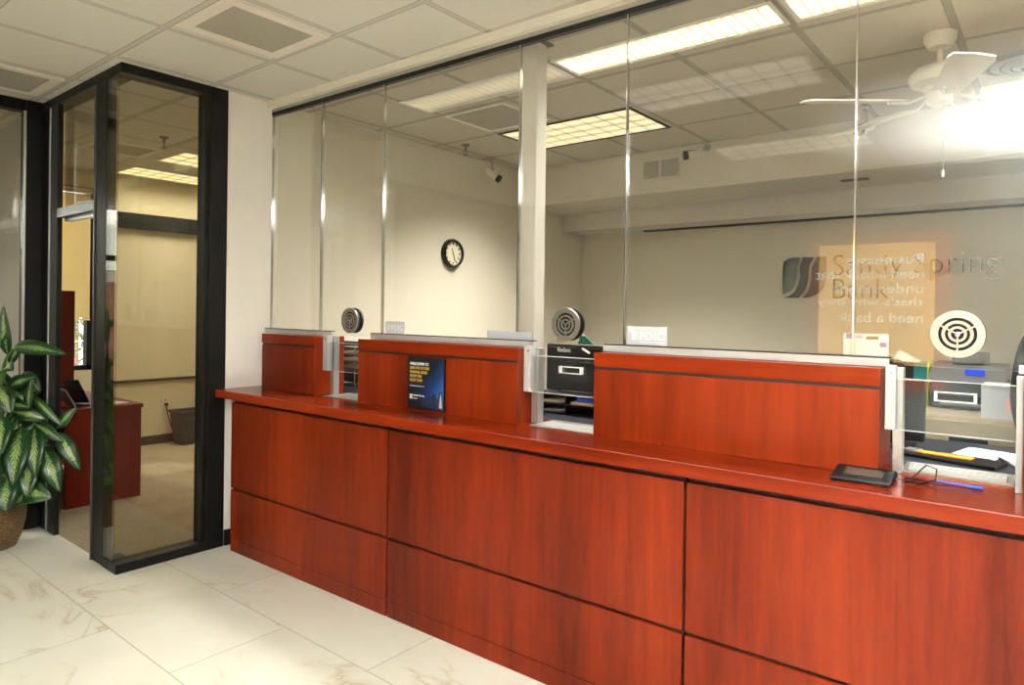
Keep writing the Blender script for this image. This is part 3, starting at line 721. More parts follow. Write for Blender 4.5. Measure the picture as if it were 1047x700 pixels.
# left window: dark monitor and a wire paper rack
monitor(-4.04, -3.56, 2.98, 1.03, 1.315, 'dark monitor behind the leftmost teller window')
t = thing('wire_paper_rack', 'small metal wire paper rack on the teller desk at the leftmost window', 'paper rack', (-3.60, 2.80, 1.012))
for k in range(4): part(t, 'shelf', MB().box(-3.66, -3.46, 2.74, 2.86, 1.16 + k * .045, 1.164 + k * .045), M['chrome'])
for x, y in ((-3.66, 2.74), (-3.46, 2.74), (-3.66, 2.86), (-3.46, 2.86)): part(t, 'upright', MB().tube([(x, y, 1.0122), (x, y, 1.30)], .004, 8), M['chrome'], True)
for k in range(3): papers('paper_stack', ['papers on the lowest shelf', 'papers on the middle shelf', 'papers on the upper shelf'][k] + ' of the wire rack at the leftmost window', -3.65, -3.47, 2.75, 2.85, 1.1645 + k * .045, 10, M['beige_paper' if k == 0 else 'paper'])
# right window
t = thing('filing_cabinet', 'wide beige steel filing cabinet carrying the printer', 'filing cabinet', (-.45, 4.4, 0))
part(t, 'body', MB().box(-1.0, .75, 4.02, 4.85, 0, 1.05), M['cabinet'], bev=.004)
for i in range(4):
    for j in range(3):
        x0 = -.99 + i * .435; d = part(t, 'drawer', MB().box(x0, x0 + .42, 4.004, 4.019, .05 + j * .33, .37 + j * .33), M['cabinet'], bev=.003)
        part(d, 'handle', MB().box(x0 + .13, x0 + .29, 3.992, 4.004, .27 + j * .33, .29 + j * .33), M['printer_dark'])
t = thing('printer', 'grey office printer with a blue display standing on the beige cabinet', 'printer', (-.38, 4.55, 1.0505))
part(t, 'body', MB().box(-.555, -.215, 4.34, 4.75, 1.0505, 1.20), M['printer_dark'], bev=.01)
part(t, 'lid', MB().prism([(0, 0), (.42, 0), (.42, .085), (.14, .075)], (-.565, 4.32, 1.201), (0, 1, 0), (0, 0, 1), (1, 0, 0), .35), M['printer'], bev=.008)
part(t, 'feeder', MB().box(-.47, -.31, 4.50, 4.74, 1.285, 1.345), M['printer'], bev=.008)
part(t, 'display', MB().obox(Matrix.Translation((-.35, 4.36, 1.25)) @ Matrix.Rotation(math.radians(28), 4, 'X'), .09, .006, .035), M['display'])
part(t, 'paper_slot', MB().box(-.52, -.25, 4.325, 4.345, 1.09, 1.125), M['black']); part(t, 'paper_tray', MB().box(-.50, -.32, 4.28, 4.34, 1.075, 1.085), M['printer'])
part(t, 'red_stripe', MB().box(-.255, -.235, 4.330, 4.3395, 1.10, 1.19), plain('dark_red', (.25, .02, .02), .4))
t = thing('binder_box', 'dark green file box with teal end standing left of the printer', 'file box', (-.66, 4.5, 1.0505))
part(t, 'box', MB().box(-.80, -.64, 4.40, 4.6, 1.0505, 1.285), M['black']); part(t, 'green_end', MB().box(-.639, -.575, 4.40, 4.6, 1.0505, 1.285), M['teal']); part(t, 'lime_edge', MB().box(-.574, -.567, 4.395, 4.6, 1.0505, 1.29), M['lime'])
part(t, 'sheets', MB().obox(Matrix.Translation((-.68, 4.46, 1.30)) @ Matrix.Rotation(.5, 4, 'Y'), .12, .004, .05), M['paper'])
t = thing('supply_box', 'white carton with pink print beside the printer on the cabinet', 'box', (-.18, 4.15, 1.0505))
part(t, 'carton', MB().box(-.30, .02, 4.06, 4.26, 1.0505, 1.213), plain('dull_carton', (.42, .44, .46), .6), bev=.002)
part(t, 'pink_print', MB().box(-.20, -.06, 4.058, 4.0597, 1.09, 1.16), M['pink']); part(t, 'flap', MB().box(-.30, .02, 4.055, 4.06, 1.195, 1.213), M['grey_print'])
monitor(-.70, -.42, 3.16, 1.04, 1.29, 'dark monitor turned away behind the rightmost teller window', mat='charcoal')
t = thing('clipboard', 'black clipboard tray lying on the desk at the rightmost window', 'clipboard', (-.35, 3.0, 1.012))
part(t, 'board', MB().obox(Matrix.Translation((-.32, 3.00, 1.0185)) @ Matrix.Rotation(-.25, 4, 'Z'), .34, .13, .012), M['black'], bev=.002)
part(t, 'clip', MB().obox(Matrix.Translation((-.44, 3.03, 1.029)) @ Matrix.Rotation(-.25, 4, 'Z'), .05, .06, .008), M['alu'])
solid('orange_envelope', MB().obox(Matrix.Translation((-.335, 3.005, 1.0275)) @ Matrix.Rotation(-.18, 4, 'Z'), .19, .05, .005), M['orange'], 'narrow orange envelope on the black clipboard', 'envelope', (-.335, 2.905, 1.011))
papers('paper_stack', 'loose white papers fanned on the dark desk at the rightmost window', -.16, .06, 3.02, 3.28, 1.0125, 6, M['paper'], rot=.35)
papers('paper_stack', 'thin white sheets beside the clipboard, left of the fanned papers', -.30, -.17, 3.10, 3.30, 1.0125, 4, M['paper'], rot=-.2)
solid('black_telephone', MB().box(-.19, -.03, 3.33, 3.37, .9955, 1.0).prism([(0, 0), (.14, 0), (.14, .075), (0, .03)], (-.19, 3.19 + .06, 1.0), (0, 1, 0), (0, 0, 1), (1, 0, 0), .15), M['black'], 'black desk telephone behind the papers at the right edge', 'telephone', (-.1, 3.3, .9955), bev=.003) if False else None

# bank sign on the back wall
DC = plain('dark_chrome', (.36, .35, .33), .12, 1.)
LC = plain('lettering_chrome', (.21, .17, .13), .18, 1.)
ws = thing('wall_sign', 'polished metal bank name and emblem on the back wall', 'sign', (-1.2, 6.41, 1.85))
yw = 6.405
def emb(poly): return MB().prism([(p[0] * .37, p[1] * .365) for p in poly], (-1.985, yw, 1.695), (1, 0, 0), (0, 0, 1), (0, -1, 0), .012)
def bez(pts, n=10):                                # smooth chain through given points
    out = []
    for i in range(len(pts) - 1):
        p0 = pts[max(i - 1, 0)]; p1 = pts[i]; p2 = pts[i + 1]; p3 = pts[min(i + 2, len(pts) - 1)]
        for k in range(n):
            t_ = k / n; out.append(tuple(.5 * ((2 * p1[j]) + (-p0[j] + p2[j]) * t_ + (2 * p0[j] - 5 * p1[j] + 4 * p2[j] - p3[j]) * t_ ** 2 + (-p0[j] + 3 * p1[j] - 3 * p2[j] + p3[j]) * t_ ** 3) for j in (0, 1)))
    return out + [pts[-1]]
def shift(c, d): return [(x + d, y) for x, y in c]
g1 = bez([(.40, 1.0), (.335, .78), (.32, .52), (.22, .22), (0, .08)])
g1b = bez([(.47, 1.0), (.405, .76), (.395, .48), (.28, .15), (.04, 0)])
g2 = bez([(.72, 1.0), (.615, .78), (.595, .5), (.53, .22), (.38, 0)])
g2b = bez([(.80, 1.0), (.69, .76), (.665, .46), (.60, .18), (.47, 0)])
rt = bez([(1.0, 1.0), (1.0, .5), (.93, .22), (.75, .06), (.56, 0)])
part(ws, 'emblem_leaf', emb(bez([(0, .08), (0, .80), (.07, .94), (.22, 1.0)]) + g1[:-1]), DC)
part(ws, 'emblem_leaf', emb(g1b[::-1] + g2), DC)
part(ws, 'emblem_leaf', emb(g2b[::-1] + rt), DC)
text_part(ws, 'lettering', text_mesh('Sandy Spring', .2, 1.19, .012, offset=-.0042, height=.235), LC, (-1.555, yw - .006, 1.835), (1, 0, 0), (0, 0, 1))
text_part(ws, 'lettering', text_mesh('Bank', .2, .43, .012, offset=-.0042, height=.170), LC, (-1.555, yw - .006, 1.690), (1, 0, 0), (0, 0, 1))

# wall clock
t = thing('wall_clock', 'round black rimmed wall clock on the beige side wall', 'clock', (WALLX + .005, 4.315, 2.045))
xk, yk, zk = WALLX + .005, 4.315, 2.042
part(t, 'rim', MB().lathe([(.105, .0), (.128, .0), (.130, .02), (.118, .045), (.108, .045), (.105, .03)], (xk, yk, zk), 'X', 40, True), M['black'], True)
part(t, 'face', MB().lathe([(.0001, .002), (.108, .002), (.108, .022), (.0001, .022)], (xk, yk, zk), 'X', 40), M['clockface'], True)
mk = MB()
for k in range(12):
    a = k * math.pi / 6; mk.obox(Matrix.Translation((xk + .0235, yk + .085 * math.sin(a), zk + .085 * math.cos(a))) @ Matrix.Rotation(-a, 4, 'X'), .002, .010, .022)
part(t, 'hour_marks', mk, M['black'])
for a, l in ((math.radians(-20), .05), (math.radians(160), .07)): part(t, 'hand', MB().obox(Matrix.Translation((xk + .026, yk + l / 2 * math.sin(a), zk + l / 2 * math.cos(a))) @ Matrix.Rotation(-a, 4, 'X'), .002, .006, l), M['black'])

# soffit vents
t = thing('wall_vent', 'double louvred air vent on the soffit face', 'air vent', (-2.67, 5.29, 2.77))
part(t, 'frame', MB().box(-2.845, -2.49, 5.286, 5.2995, 2.685, 2.86), M['soffit'])
part(t, 'louvre_field', MB().box(-2.83, -2.685, 5.283, 5.286, 2.70, 2.845), M['perforated']); part(t, 'louvre_field', MB().box(-2.665, -2.505, 5.283, 5.286, 2.70, 2.845), M['perforated'])
solid('slot_vent', MB().box(-1.32, -1.13, 5.58, 5.66, 2.568, 2.5745), M['grille'], 'narrow dark slot vent in the soffit underside', 'air vent', (-1.22, 5.62, 2.57))

# ------------------------------------------------------------------ ceiling fittings
LAMP_COL = (1., .965, .90)
def troffer(x0, x1, y0, y1, mat, lab, dark=False, along='x', watts=60):
    t = thing('ceiling_light', lab, 'ceiling light', ((x0 + x1) / 2, (y0 + y1) / 2, CEIL), WM, 'recessed fluorescent ceiling lights')
    f = MB(); w = .018; z0, z1 = CEIL - .008, CEIL - .0005
    f.box(x0, x1, y0, y0 + w, z0, z1); f.box(x0, x1, y1 - w, y1, z0, z1); f.box(x0, x0 + w, y0 + w, y1 - w, z0, z1); f.box(x1 - w, x1, y0 + w, y1 - w, z0, z1)
    part(t, 'frame', f, M['rubber'] if dark else M['white'])
    q = MB(); z = CEIL - .004; a, b, c, d = x0 + w, x1 - w, y0 + w, y1 - w
    if along == 'x': q.quad([(a, c, z), (a, d, z), (b, d, z), (b, c, z)], ((0, 0), (0, 1), (1, 1), (1, 0)))
    else: q.quad([(a, c, z), (a, d, z), (b, d, z), (b, c, z)], ((0, 0), (1, 0), (1, 1), (0, 1)))
    l = part(t, 'lens', q, M[mat])
    # the tubes: a downward lamp whose louvres cut its light off beyond 58 degrees
    la = bpy.data.lights.new('tubes', 'AREA'); la.shape = 'RECTANGLE'; la.size = x1 - x0 - .04; la.size_y = y1 - y0 - .04
    la.energy = watts; la.color = LAMP_COL; la.spread = math.radians(116)
    lo_ = bpy.data.objects.new('tubes', la); COL.objects.link(lo_); lo_.parent = t; lo_.location = (0, 0, -.0095)
    return t
troffer(-3.475, -2.255, 3.055, 3.345, 'light_dim', 'dim louvred ceiling light left of the white column', watts=24)
troffer(-2.225, -1.02, 3.055, 3.345, 'light_bright', 'brightest louvred ceiling light just right of the white column', watts=24)
troffer(-.985, .22, 3.055, 3.345, 'light_bright', 'louvred ceiling light at the top edge above the fan', watts=24)
troffer(-3.47, -2.29, 4.075, 4.69, 'light_lens', 'black framed prismatic ceiling light behind the white column', True, watts=80)
troffer(1.2, 2.4, 4.075, 4.69, 'light_lens', 'added unseen black framed prismatic light past the right edge, brightening the teller area', True, watts=110)  # added out of view to brighten the teller area
troffer(.55, 1.75, 3.055, 3.345, 'light_lens', 'added unseen louvred light past the right edge, brightening the teller area', watts=24)  # extra unseen fixture, put in for more light behind the glass
troffer(-5.95, -4.75, 3.9, 4.5, 'light_lens', 'added ceiling light brightening the office, hidden behind the white wall', watts=18)  # added where the wall hides it, to lift the office walls
troffer(-7.2, -6.0, -.4, .2, 'light_lobby', 'added ceiling light brightening the side office behind the left storefront', watts=22)  # added so the room behind the left pane reads lighter
troffer(-6.76, -6.16, 2.88, 4.07, 'light_office', 'near ceiling light inside the office', False, 'y', 18)
troffer(-7.74, -7.22, 2.88, 4.07, 'light_office', 'ceiling light by the outer wall inside the office', False, 'y', 18)
troffer(-2.20, -1.02, .94, 1.50, 'light_lobby', 'lobby ceiling light nearest the counter, past the top edge', watts=2)
troffer(-2.20, -1.02, -.86, -.28, 'light_lobby', 'lobby ceiling light behind the camera to the left', watts=2)
troffer(1.0, 2.2, -.86, -.28, 'light_lobby', 'lobby ceiling light behind the camera to the right', watts=2)
troffer(1.0, 2.2, .94, 1.50, 'light_lobby', 'lobby ceiling light over the right part of the lobby', watts=2)

def ceiling_vent(x0, x1, y0, y1, lab, pad=.06):
    t = thing('ceiling_vent', lab, 'air vent', ((x0 + x1) / 2, (y0 + y1) / 2, CEIL), WM, 'square perforated ceiling vents')
    p = pad; f = MB(); z0, z1 = CEIL - .006, CEIL - .0005
    f.box(x0 - p, x1 + p, y0 - p, y0, z0, z1); f.box(x0 - p, x1 + p, y1, y1 + p, z0, z1); f.box(x0 - p, x0, y0, y1, z0, z1); f.box(x1, x1 + p, y0, y1, z0, z1)
    part(t, 'frame', f, M['white'] if pad < .05 else M['header'])
    part(t, 'perforated_plate', MB().box(x0, x1, y0, y1, CEIL - .004, CEIL - .001), M['perforated'])
ceiling_vent(-3.36, -2.98, 1.61, 2.04, 'perforated ceiling vent nearest the glass box, upper left')
ceiling_vent(-5.29, -4.87, 1.02, 1.45, 'perforated ceiling vent at the left frame edge above the plant')
ceiling_vent(-3.44, -2.94, 3.50, 3.96, 'perforated ceiling vent behind the glass, beside the dim light', .03)
ceiling_vent(-6.72, -6.30, 2.28, 2.70, 'perforated ceiling vent inside the office')
t = thing('round_diffuser', 'round ringed ceiling air diffuser right of the fan', 'air diffuser', (-.14, 4.62, CEIL))
for k, (r, z) in enumerate(((.23, .004), (.18, .014), (.13, .022), (.08, .03))):
    part(t, 'ring', MB().lathe([(r - .035, CEIL - z - .010), (r, CEIL - z), (r + .004, CEIL - z), (r - .03, CEIL - z - .013)], (-.14, 4.62, 0), 'Z', 40, True), plain('diffuser_ring', (.35, .34, .32), .4) if k else M['grille'], True)
part(t, 'backing', MB().lathe([(.0001, CEIL - .003), (.22, CEIL - .003), (.22, CEIL - .0008), (.0001, CEIL - .0008)], (-.14, 4.62, 0), 'Z', 40), M['rubber'])
def sprinkler(x, y, lab):
    t = thing('sprinkler_head', lab, 'sprinkler', (x, y, CEIL), WM, 'ceiling sprinkler heads')
    ST = M['grille']
    part(t, 'escutcheon', MB().lathe([(.0001, -.0005), (.036, -.0005), (.034, -.010), (.014, -.016), (.0001, -.016)], (x, y, CEIL), 'Z', 24), ST, True)
    part(t, 'body', MB().lathe([(.0001, -.016), (.011, -.016), (.009, -.050), (.0001, -.050)], (x, y, CEIL), 'Z', 16), ST, True)
    part(t, 'frame_arm', MB().tube([(x - .008, y, CEIL - .045), (x - .016, y, CEIL - .065), (x - .004, y, CEIL - .085), (x + .004, y, CEIL - .085), (x + .016, y, CEIL - .065), (x + .008, y, CEIL - .045)], .003, 6), ST)
    part(t, 'deflector', MB().lathe([(.0001, -.085), (.020, -.086), (.020, -.089), (.0001, -.090)], (x, y, CEIL), 'Z', 20), ST)
sprinkler(-3.92, 4.19, 'ceiling sprinkler head above the wall clock')
sprinkler(-5.77, 2.53, 'ceiling sprinkler head inside the office')
def camera_dome(base, body, aim, lab, wall=False):
    t = thing('security_camera', lab, 'security camera', base, WM, 'small bullet security cameras')
    b, p, a = Vector(base), Vector(body), Vector(aim).normalized()
    part(t, 'mount', MB().lathe([(.0001, 0), (.03, 0), (.03, -.012), (.0001, -.012)], base, 'Z', 20) if not wall else MB().lathe([(.0001, 0), (.03, 0), (.03, -.012), (.0001, -.012)], base, 'Y', 20), M['grey_print'], True)
    part(t, 'arm', MB().tube([b, b + (p - b) * .5 + Vector((0.01, 0, 0)), p], .009, 8), M['grey_print'], True)
    part(t, 'body', MB().tube([p - a * .075, p - a * .06, p + a * .05], [.022, .032, .032], 16), M['fan_white'], True)
    part(t, 'lens', MB().tube([p + a * .05, p + a * .085], [.034, .034], 16), M['black'], True)
    part(t, 'sunshade', MB().tube([p + a * -.02 + Vector((0, 0, .03)), p + a * .09 + Vector((0, 0, .034))], [.006, .006], 6), M['charcoal'])
camera_dome((-4.05, 4.66, CEIL), (-4.02, 4.66, 2.775), (.45, .25, -.35), 'bullet security camera above and right of the wall clock')
camera_dome((-2.26, 5.2995, 2.90), (-2.32, 5.18, 2.83), (-.75, -.5, -.15), 'bullet security camera beside the double wall vent', True)
camera_dome((-1.03, 5.02, CEIL), (-1.03, 5.0, 2.80), (-.4, -.8, -.35), 'bullet security camera behind the fan')

# ceiling fan
fx, fy = -.478, 3.92
t = thing('ceiling_fan', 'cream five blade ceiling fan with a pull chain', 'ceiling fan', (fx, fy, CEIL))
part(t, 'canopy', MB().lathe([(.0001, CEIL - .0008), (.073, CEIL - .0008), (.072, CEIL - .03), (.062, CEIL - .05), (.05, CEIL - .068), (.022, CEIL - .075), (.0001, CEIL - .075)], (fx, fy, 0), 'Z', 36), M['fan_white'], True)
part(t, 'downrod', MB().lathe([(.0001, 2.78), (.013, 2.78), (.013, 2.87), (.0001, 2.87)], (fx, fy, 0), 'Z', 16), M['fan_white'], True)
part(t, 'motor_housing', MB().lathe([(.0001, 2.80), (.03, 2.80), (.05, 2.79), (.105, 2.772), (.135, 2.742), (.138, 2.725), (.125, 2.695), (.09, 2.683), (.0001, 2.68)], (fx, fy, 0), 'Z', 40), M['fan_white'], True)
part(t, 'switch_housing', MB().lathe([(.0001, 2.682), (.075, 2.680), (.068, 2.655), (.058, 2.65), (.056, 2.60), (.040, 2.588), (.0001, 2.585)], (fx, fy, 0), 'Z', 32), M['fan_white'], True)
for k in range(5):
    a = math.radians(-144 + 72 * k); R_ = Matrix.Translation((fx, fy, 2.635)) @ Matrix.Rotation(a, 4, 'Z')
    bl_ = MB(); Rb = R_ @ Matrix.Rotation(math.radians(-12), 4, 'X'); w0, w1 = .056, .086
    pl = [(.17, -w0), (.20, -w0 - .004), (.60, -w1), (.645, -w1 + .012), (.66, 0), (.645, w1 - .012), (.60, w1), (.20, w0 + .004), (.17, w0)]
    bl_.prism(pl, (0, 0, -.028), (1, 0, 0), (0, 1, 0), (0, 0, 1), .007)
    for v in bl_.bm.verts: v.co = Rb @ v.co
    b = part(t, 'blade', bl_, M['fan_white'])
    ir = MB().tube([(.07, 0, 0), (.11, 0, -.022), (.15, 0, -.036), (.19, .018, -.034), (.24, .02, -.032)], .007, 8); ir.tube([(.15, 0, -.036), (.19, -.018, -.034), (.24, -.02, -.032)], .007, 8)
    for v in ir.bm.verts: v.co = Rb @ v.co
    part(t, 'blade_iron', ir, M['fan_white'], True)
part(t, 'pull_chain', MB().tube([(fx + .02, fy, 2.59), (fx + .02, fy, 2.27)], .0015, 6), M['grey_print']); part(t, 'chain_pull', MB().lathe([(.0001, 2.27), (.006, 2.262), (.007, 2.235), (.0001, 2.228)], (fx + .02, fy, 0), 'Z', 12), M['white'], True)

# ------------------------------------------------------------------ office furniture
t = thing('office_desk', 'red cherry desk inside the office, its end panel facing the door', 'desk', (-6.6, 2.1, 0))
part(t, 'end_panel', MB().box(-5.83, -5.80, 1.85, 2.39, 0, .72), M['wood_office'], bev=.002)
part(t, 'end_panel', MB().box(-7.50, -7.47, 1.85, 2.39, 0, .72), M['wood_office'], bev=.002)
part(t, 'modesty_panel', MB().box(-7.47, -5.83, 2.32, 2.34, .08, .72), M['wood_office'])
part(t, 'desktop', MB().box(-7.52, -5.785, 1.84, 2.40, .72, .752), M['wood_office'], bev=.003)
t = thing('hutch', 'tall red cherry hutch standing on the office desk', 'hutch', (-6.9, 1.98, .753))
for x0, x1 in ((-6.43, -6.40), (-7.3, -7.27)): part(t, 'side_panel', MB().box(x0, x1, 1.86, 2.10, .753, 1.66), M['wood_office'], bev=.002)
for z in (1.10, 1.38, 1.63): part(t, 'shelf', MB().box(-7.27, -6.43, 1.87, 2.09, z, z + .02), M['wood_office'])
part(t, 'back_panel', MB().box(-7.27, -6.43, 1.855, 1.868, .753, 1.66), M['wood_office'])
t = thing('display_stand', 'black tilted display stand on the office desk', 'stand', (-5.98, 1.98, .753))
part(t, 'panel', MB().obox(Matrix.Translation((-6.0, 1.985, .865)) @ Matrix.Rotation(.42, 4, 'X') @ Matrix.Rotation(.2, 4, 'Z'), .20, .012, .20), M['black'], bev=.003)
part(t, 'foot', MB().box(-6.07, -5.93, 1.95, 2.06, .753, .765), M['black'])
papers('paper_stack', 'loose white papers on the office desk beside the black stand', -6.0, -5.84, 2.10, 2.30, .753, 6, M['paper'], rot=.3)
t = thing('brochure_holder', 'silver edged brochure holder on the office desk, left of the black stand', 'holder', (-5.9, 1.90, .753))
part(t, 'plate', MB().obox(Matrix.Translation((-5.95, 1.905, .83)) @ Matrix.Rotation(.5, 4, 'X'), .16, .006, .16), M['grey_plate']); part(t, 'brochure', MB().obox(Matrix.Translation((-5.95, 1.895, .825)) @ Matrix.Rotation(.5, 4, 'X'), .14, .006, .13), M['wood_dark'])
# waste bin
t = thing('waste_bin', 'dark grey rectangular waste bin by the office wall', 'waste bin', (-7.63, 3.66, .003))
bn = MB(); b0 = [(-7.74, 3.54), (-7.54, 3.54), (-7.54, 3.79), (-7.74, 3.79)]; b1 = [(-7.77, 3.50), (-7.51, 3.50), (-7.51, 3.83), (-7.77, 3.83)]
lo = [bn.bm.verts.new((*p, .004)) for p in b0]; hi = [bn.bm.verts.new((*p, .375)) for p in b1]; hi2 = [bn.bm.verts.new((p[0] + (.012 if p[0] < -7.6 else -.012), p[1] + (.012 if p[1] < 3.6 else -.012), .375)) for p in b1]; lo2 = [bn.bm.verts.new((*p, .02)) for p in b0]
bn.bm.faces.new(lo)
for A, B in ((lo, hi), (hi, hi2), (hi2, lo2)):
    for i in range(4): bn.bm.faces.new((A[i], A[(i + 1) % 4], B[(i + 1) % 4], B[i]))
bn.bm.faces.new(lo2)
part(t, 'tub', bn, M['bin'])
rm = MB(); rm.box(-7.78, -7.50, 3.49, 3.51, .355, .38); rm.box(-7.78, -7.50, 3.82, 3.84, .355, .38); rm.box(-7.52, -7.50, 3.51, 3.82, .355, .38); rm.box(-7.78, -7.76, 3.51, 3.82, .355, .38)
part(t, 'rim', rm, M['bin'], bev=.003)
lb = MB()
for k in range(14): a = k * .45; lb.obox(Matrix.Translation((-7.505, 3.53 + .02 * k, .315 + .012 * math.sin(k * 1.9))) @ Matrix.Rotation(.3 * math.sin(k * 2.1), 4, 'X'), .01, .026, .05)
part(t, 'liner', lb, plain('bin_liner', (.10, .095, .09), .25))
def outlet(y, z, lab, cord=False):
    t = thing('wall_outlet', lab, 'wall outlet', (-7.845, y, z), WM, 'ivory wall outlets')
    part(t, 'plate', MB().box(-7.849, -7.842, y - .04, y + .04, z - .06, z + .06), M['outlet'], bev=.002)
    for dz in (-.025, .025): part(t, 'socket', MB().box(-7.842, -7.839, y - .016, y + .016, z + dz - .014, z + dz + .014), M['grey_print'])
    if cord:
        part(t, 'plug', MB().box(-7.842, -7.81, y - .015, y + .015, z - .04, z - .01), M['black'])
        part(t, 'cord', MB().tube([(-7.815, y, z - .03), (-7.81, y + .005, z - .12), (-7.80, y + .04, z - .25), (-7.80, y + .075, z - .36), (-7.79, y + .09, .012)], .006, 6), M['black'], True)
outlet(3.49, .46, 'ivory wall outlet with a black plug in the office', True); outlet(3.83, .47, 'ivory wall outlet above the waste bin')
struct('floor_mat', MB().box(-4.75, -4.40, 1.75, 5.0, .002, .006), M['carpet_dark']) if False else None

# ------------------------------------------------------------------ potted plant
PX, PY = -5.27, 1.27
t = thing('potted_plant', 'leafy dumb cane plant with cream patterned leaves in a wicker basket', 'potted plant', (PX, PY, 0))
bk = MB().lathe([(.0001, .0), (.135, .0), (.16, .06), (.185, .17), (.19, .26), (.185, .305), (.197, .32), (.185, .33), (.172, .318), (.165, .28), (.0001, .278)], (PX, PY, 0), 'Z', 40)
part(t, 'basket', bk, M['wicker'], True)
part(t, 'soil', MB().lathe([(.0001, .284), (.165, .283), (.165, .29), (.0001, .292)], (PX, PY, 0), 'Z', 30), M['soil'])
LEAVES = [((-5.25, 1.344, 1.217), (-5.2, 1.309, 1.5), 0.07), ((-5.2, 1.362, 1.275), (-4.95, 1.546, 1.236), 0.1), ((-5.2, 1.334, 1.014), (-5.05, 1.428, 1.081), 0.09), ((-5.1, 1.418, 0.866), (-5.05, 1.418, 1.057), 0.05), ((-5.1, 1.433, 0.958), (-4.95, 1.54, 0.794), 0.06), ((-5.0, 1.545, 0.75), (-4.95, 1.633, 0.871), 0.07), ((-5.1, 1.445, 0.788), (-4.95, 1.552, 0.68), 0.08), ((-5.05, 1.368, 0.779), (-4.9, 1.291, 0.487), 0.15), ((-5.0, 1.427, 0.777), (-4.9, 1.401, 0.515), 0.12), ((-4.98, 1.55, 0.726), (-4.88, 1.63, 0.509), 0.1), ((-4.98, 1.475, 0.637), (-4.88, 1.522, 0.392), 0.12), ((-5.0, 1.348, 0.399), (-4.85, 1.461, 0.355), 0.14), ((-4.98, 1.282, 0.487), (-4.9, 1.254, 0.318), 0.13), ((-5.2, 1.294, 0.919), (-5.05, 1.398, 0.898), 0.1), ((-5.0, 1.254, 0.864), (-4.9, 1.222, 0.663), 0.12), ((-5.25, 1.355, 1.159), (-5.2, 1.404, 1.286), 0.06), ((-5.2, 1.261, 1.18), (-5.1, 1.12, 1.34), 0.09), ((-5.2, 1.252, 0.996), (-5.1, 1.052, 1.051), 0.11), ((-5.05, 1.209, 0.775), (-4.95, 1.094, 0.544), 0.14), ((-5.15, 1.222, 0.852), (-5.05, 1.022, 0.799), 0.12), ((-5.0, 1.398, 0.573), (-4.9, 1.362, 0.384), 0.12), ((-5.15, 1.343, 0.869), (-5.05, 1.484, 0.814), 0.1), ((-5.25, 1.43, 1.104), (-5.15, 1.489, 0.993), 0.08), ((-5.0, 1.223, 0.542), (-4.9, 1.061, 0.417), 0.13), ((-5.2, 1.368, 0.686), (-5.05, 1.529, 0.544), 0.12), ((-5.3, 1.37, 1.009), (-5.28, 1.25, 1.126), 0.09), ((-5.35, 1.359, 0.719), (-5.3, 1.533, 0.964), 0.1), ((-5.2, 1.29, 1.302), (-5.2, 1.33, 1.394), 0.05), ((-5.05, 1.255, 1.039), (-4.95, 1.281, 0.897), 0.12), ((-5.0, 1.441, 0.38), (-4.92, 1.298, 0.328), 0.12),
          ((-5.3, 1.1, .75), (-5.3, .88, .6), .12), ((-5.35, 1.15, .95), (-5.4, .95, 1.05), .11), ((-5.2, 1.05, .6), (-5.05, .9, .42), .12)]
rl = random.Random(11)
for k in range(16):
    a = rl.uniform(0, 6.28); z = rl.uniform(.42, 1.15); q = rl.uniform(.04, .10); q2 = q + rl.uniform(.10, .16)
    LEAVES.append(((PX + q * math.cos(a), PY + .05 + q * math.sin(a), z), (min(PX + q2 * math.cos(a), -5.0), PY + .05 + q2 * math.sin(a), z - rl.uniform(-.05, .14)), rl.uniform(.08, .12)))
LEAVES = [(b_, t_, w_) for b_, t_, w_ in LEAVES if min(b_[0], t_[0]) > -5.46]
lf = MB(); st = MB()
for B, T, w in LEAVES:
    B, T = Vector(B), Vector(T); ax = T - B; L = ax.length * 1.12; ax.normalize()
    out_ = Vector((.78, -.42, .35)); side = ax.cross(out_)
    if side.length < .1: side = ax.cross(Vector((0, 0, 1)))
    side.normalize(); nr = side.cross(ax).normalized()
    n = 12; prev = None
    for i in range(n + 1):
        s_ = i / n; hw = w * .5 * (math.sin(math.pi * min(1, s_ ** .82)) ** .75) * (1.12 - .25 * s_) + .001
        c = B + ax * L * s_ + nr * (.10 * L * math.sin(math.pi * s_))
        row = [lf.bm.verts.new(c + side * hw * k + nr * (-.16 * hw * abs(k) * -1.2)) for k in (-1, -.5, 0, .5, 1)]
        if prev:
            for j in range(4):
                f = lf.bm.faces.new((prev[j], prev[j + 1], row[j + 1], row[j]))
                for l, (uu, vv) in zip(f.loops, ((j / 4, (i - 1) / n), ((j + 1) / 4, (i - 1) / n), ((j + 1) / 4, s_), (j / 4, s_))): l[lf.uvl].uv = (uu, vv)
        prev = row
    root = Vector((PX + (B.x - PX) * .25, PY + (B.y - PY) * .3, .29)); hz = max(.42, B.z - .22)
    st.tube([root, (root + Vector((0, 0, hz - .29)) * .9), B * .6 + Vector((root.x, root.y, hz)) * .4 + Vector((0, 0, .03)), B + ax * .01], [.011, .010, .006, .004], 6)
fo = part(t, 'foliage', lf, M['leaf'])
for p in fo.data.polygons: p.use_smooth = True
sdm = fo.modifiers.new('thickness', 'SOLIDIFY'); sdm.thickness = .0012
part(t, 'stems', st, M['stem'], True)

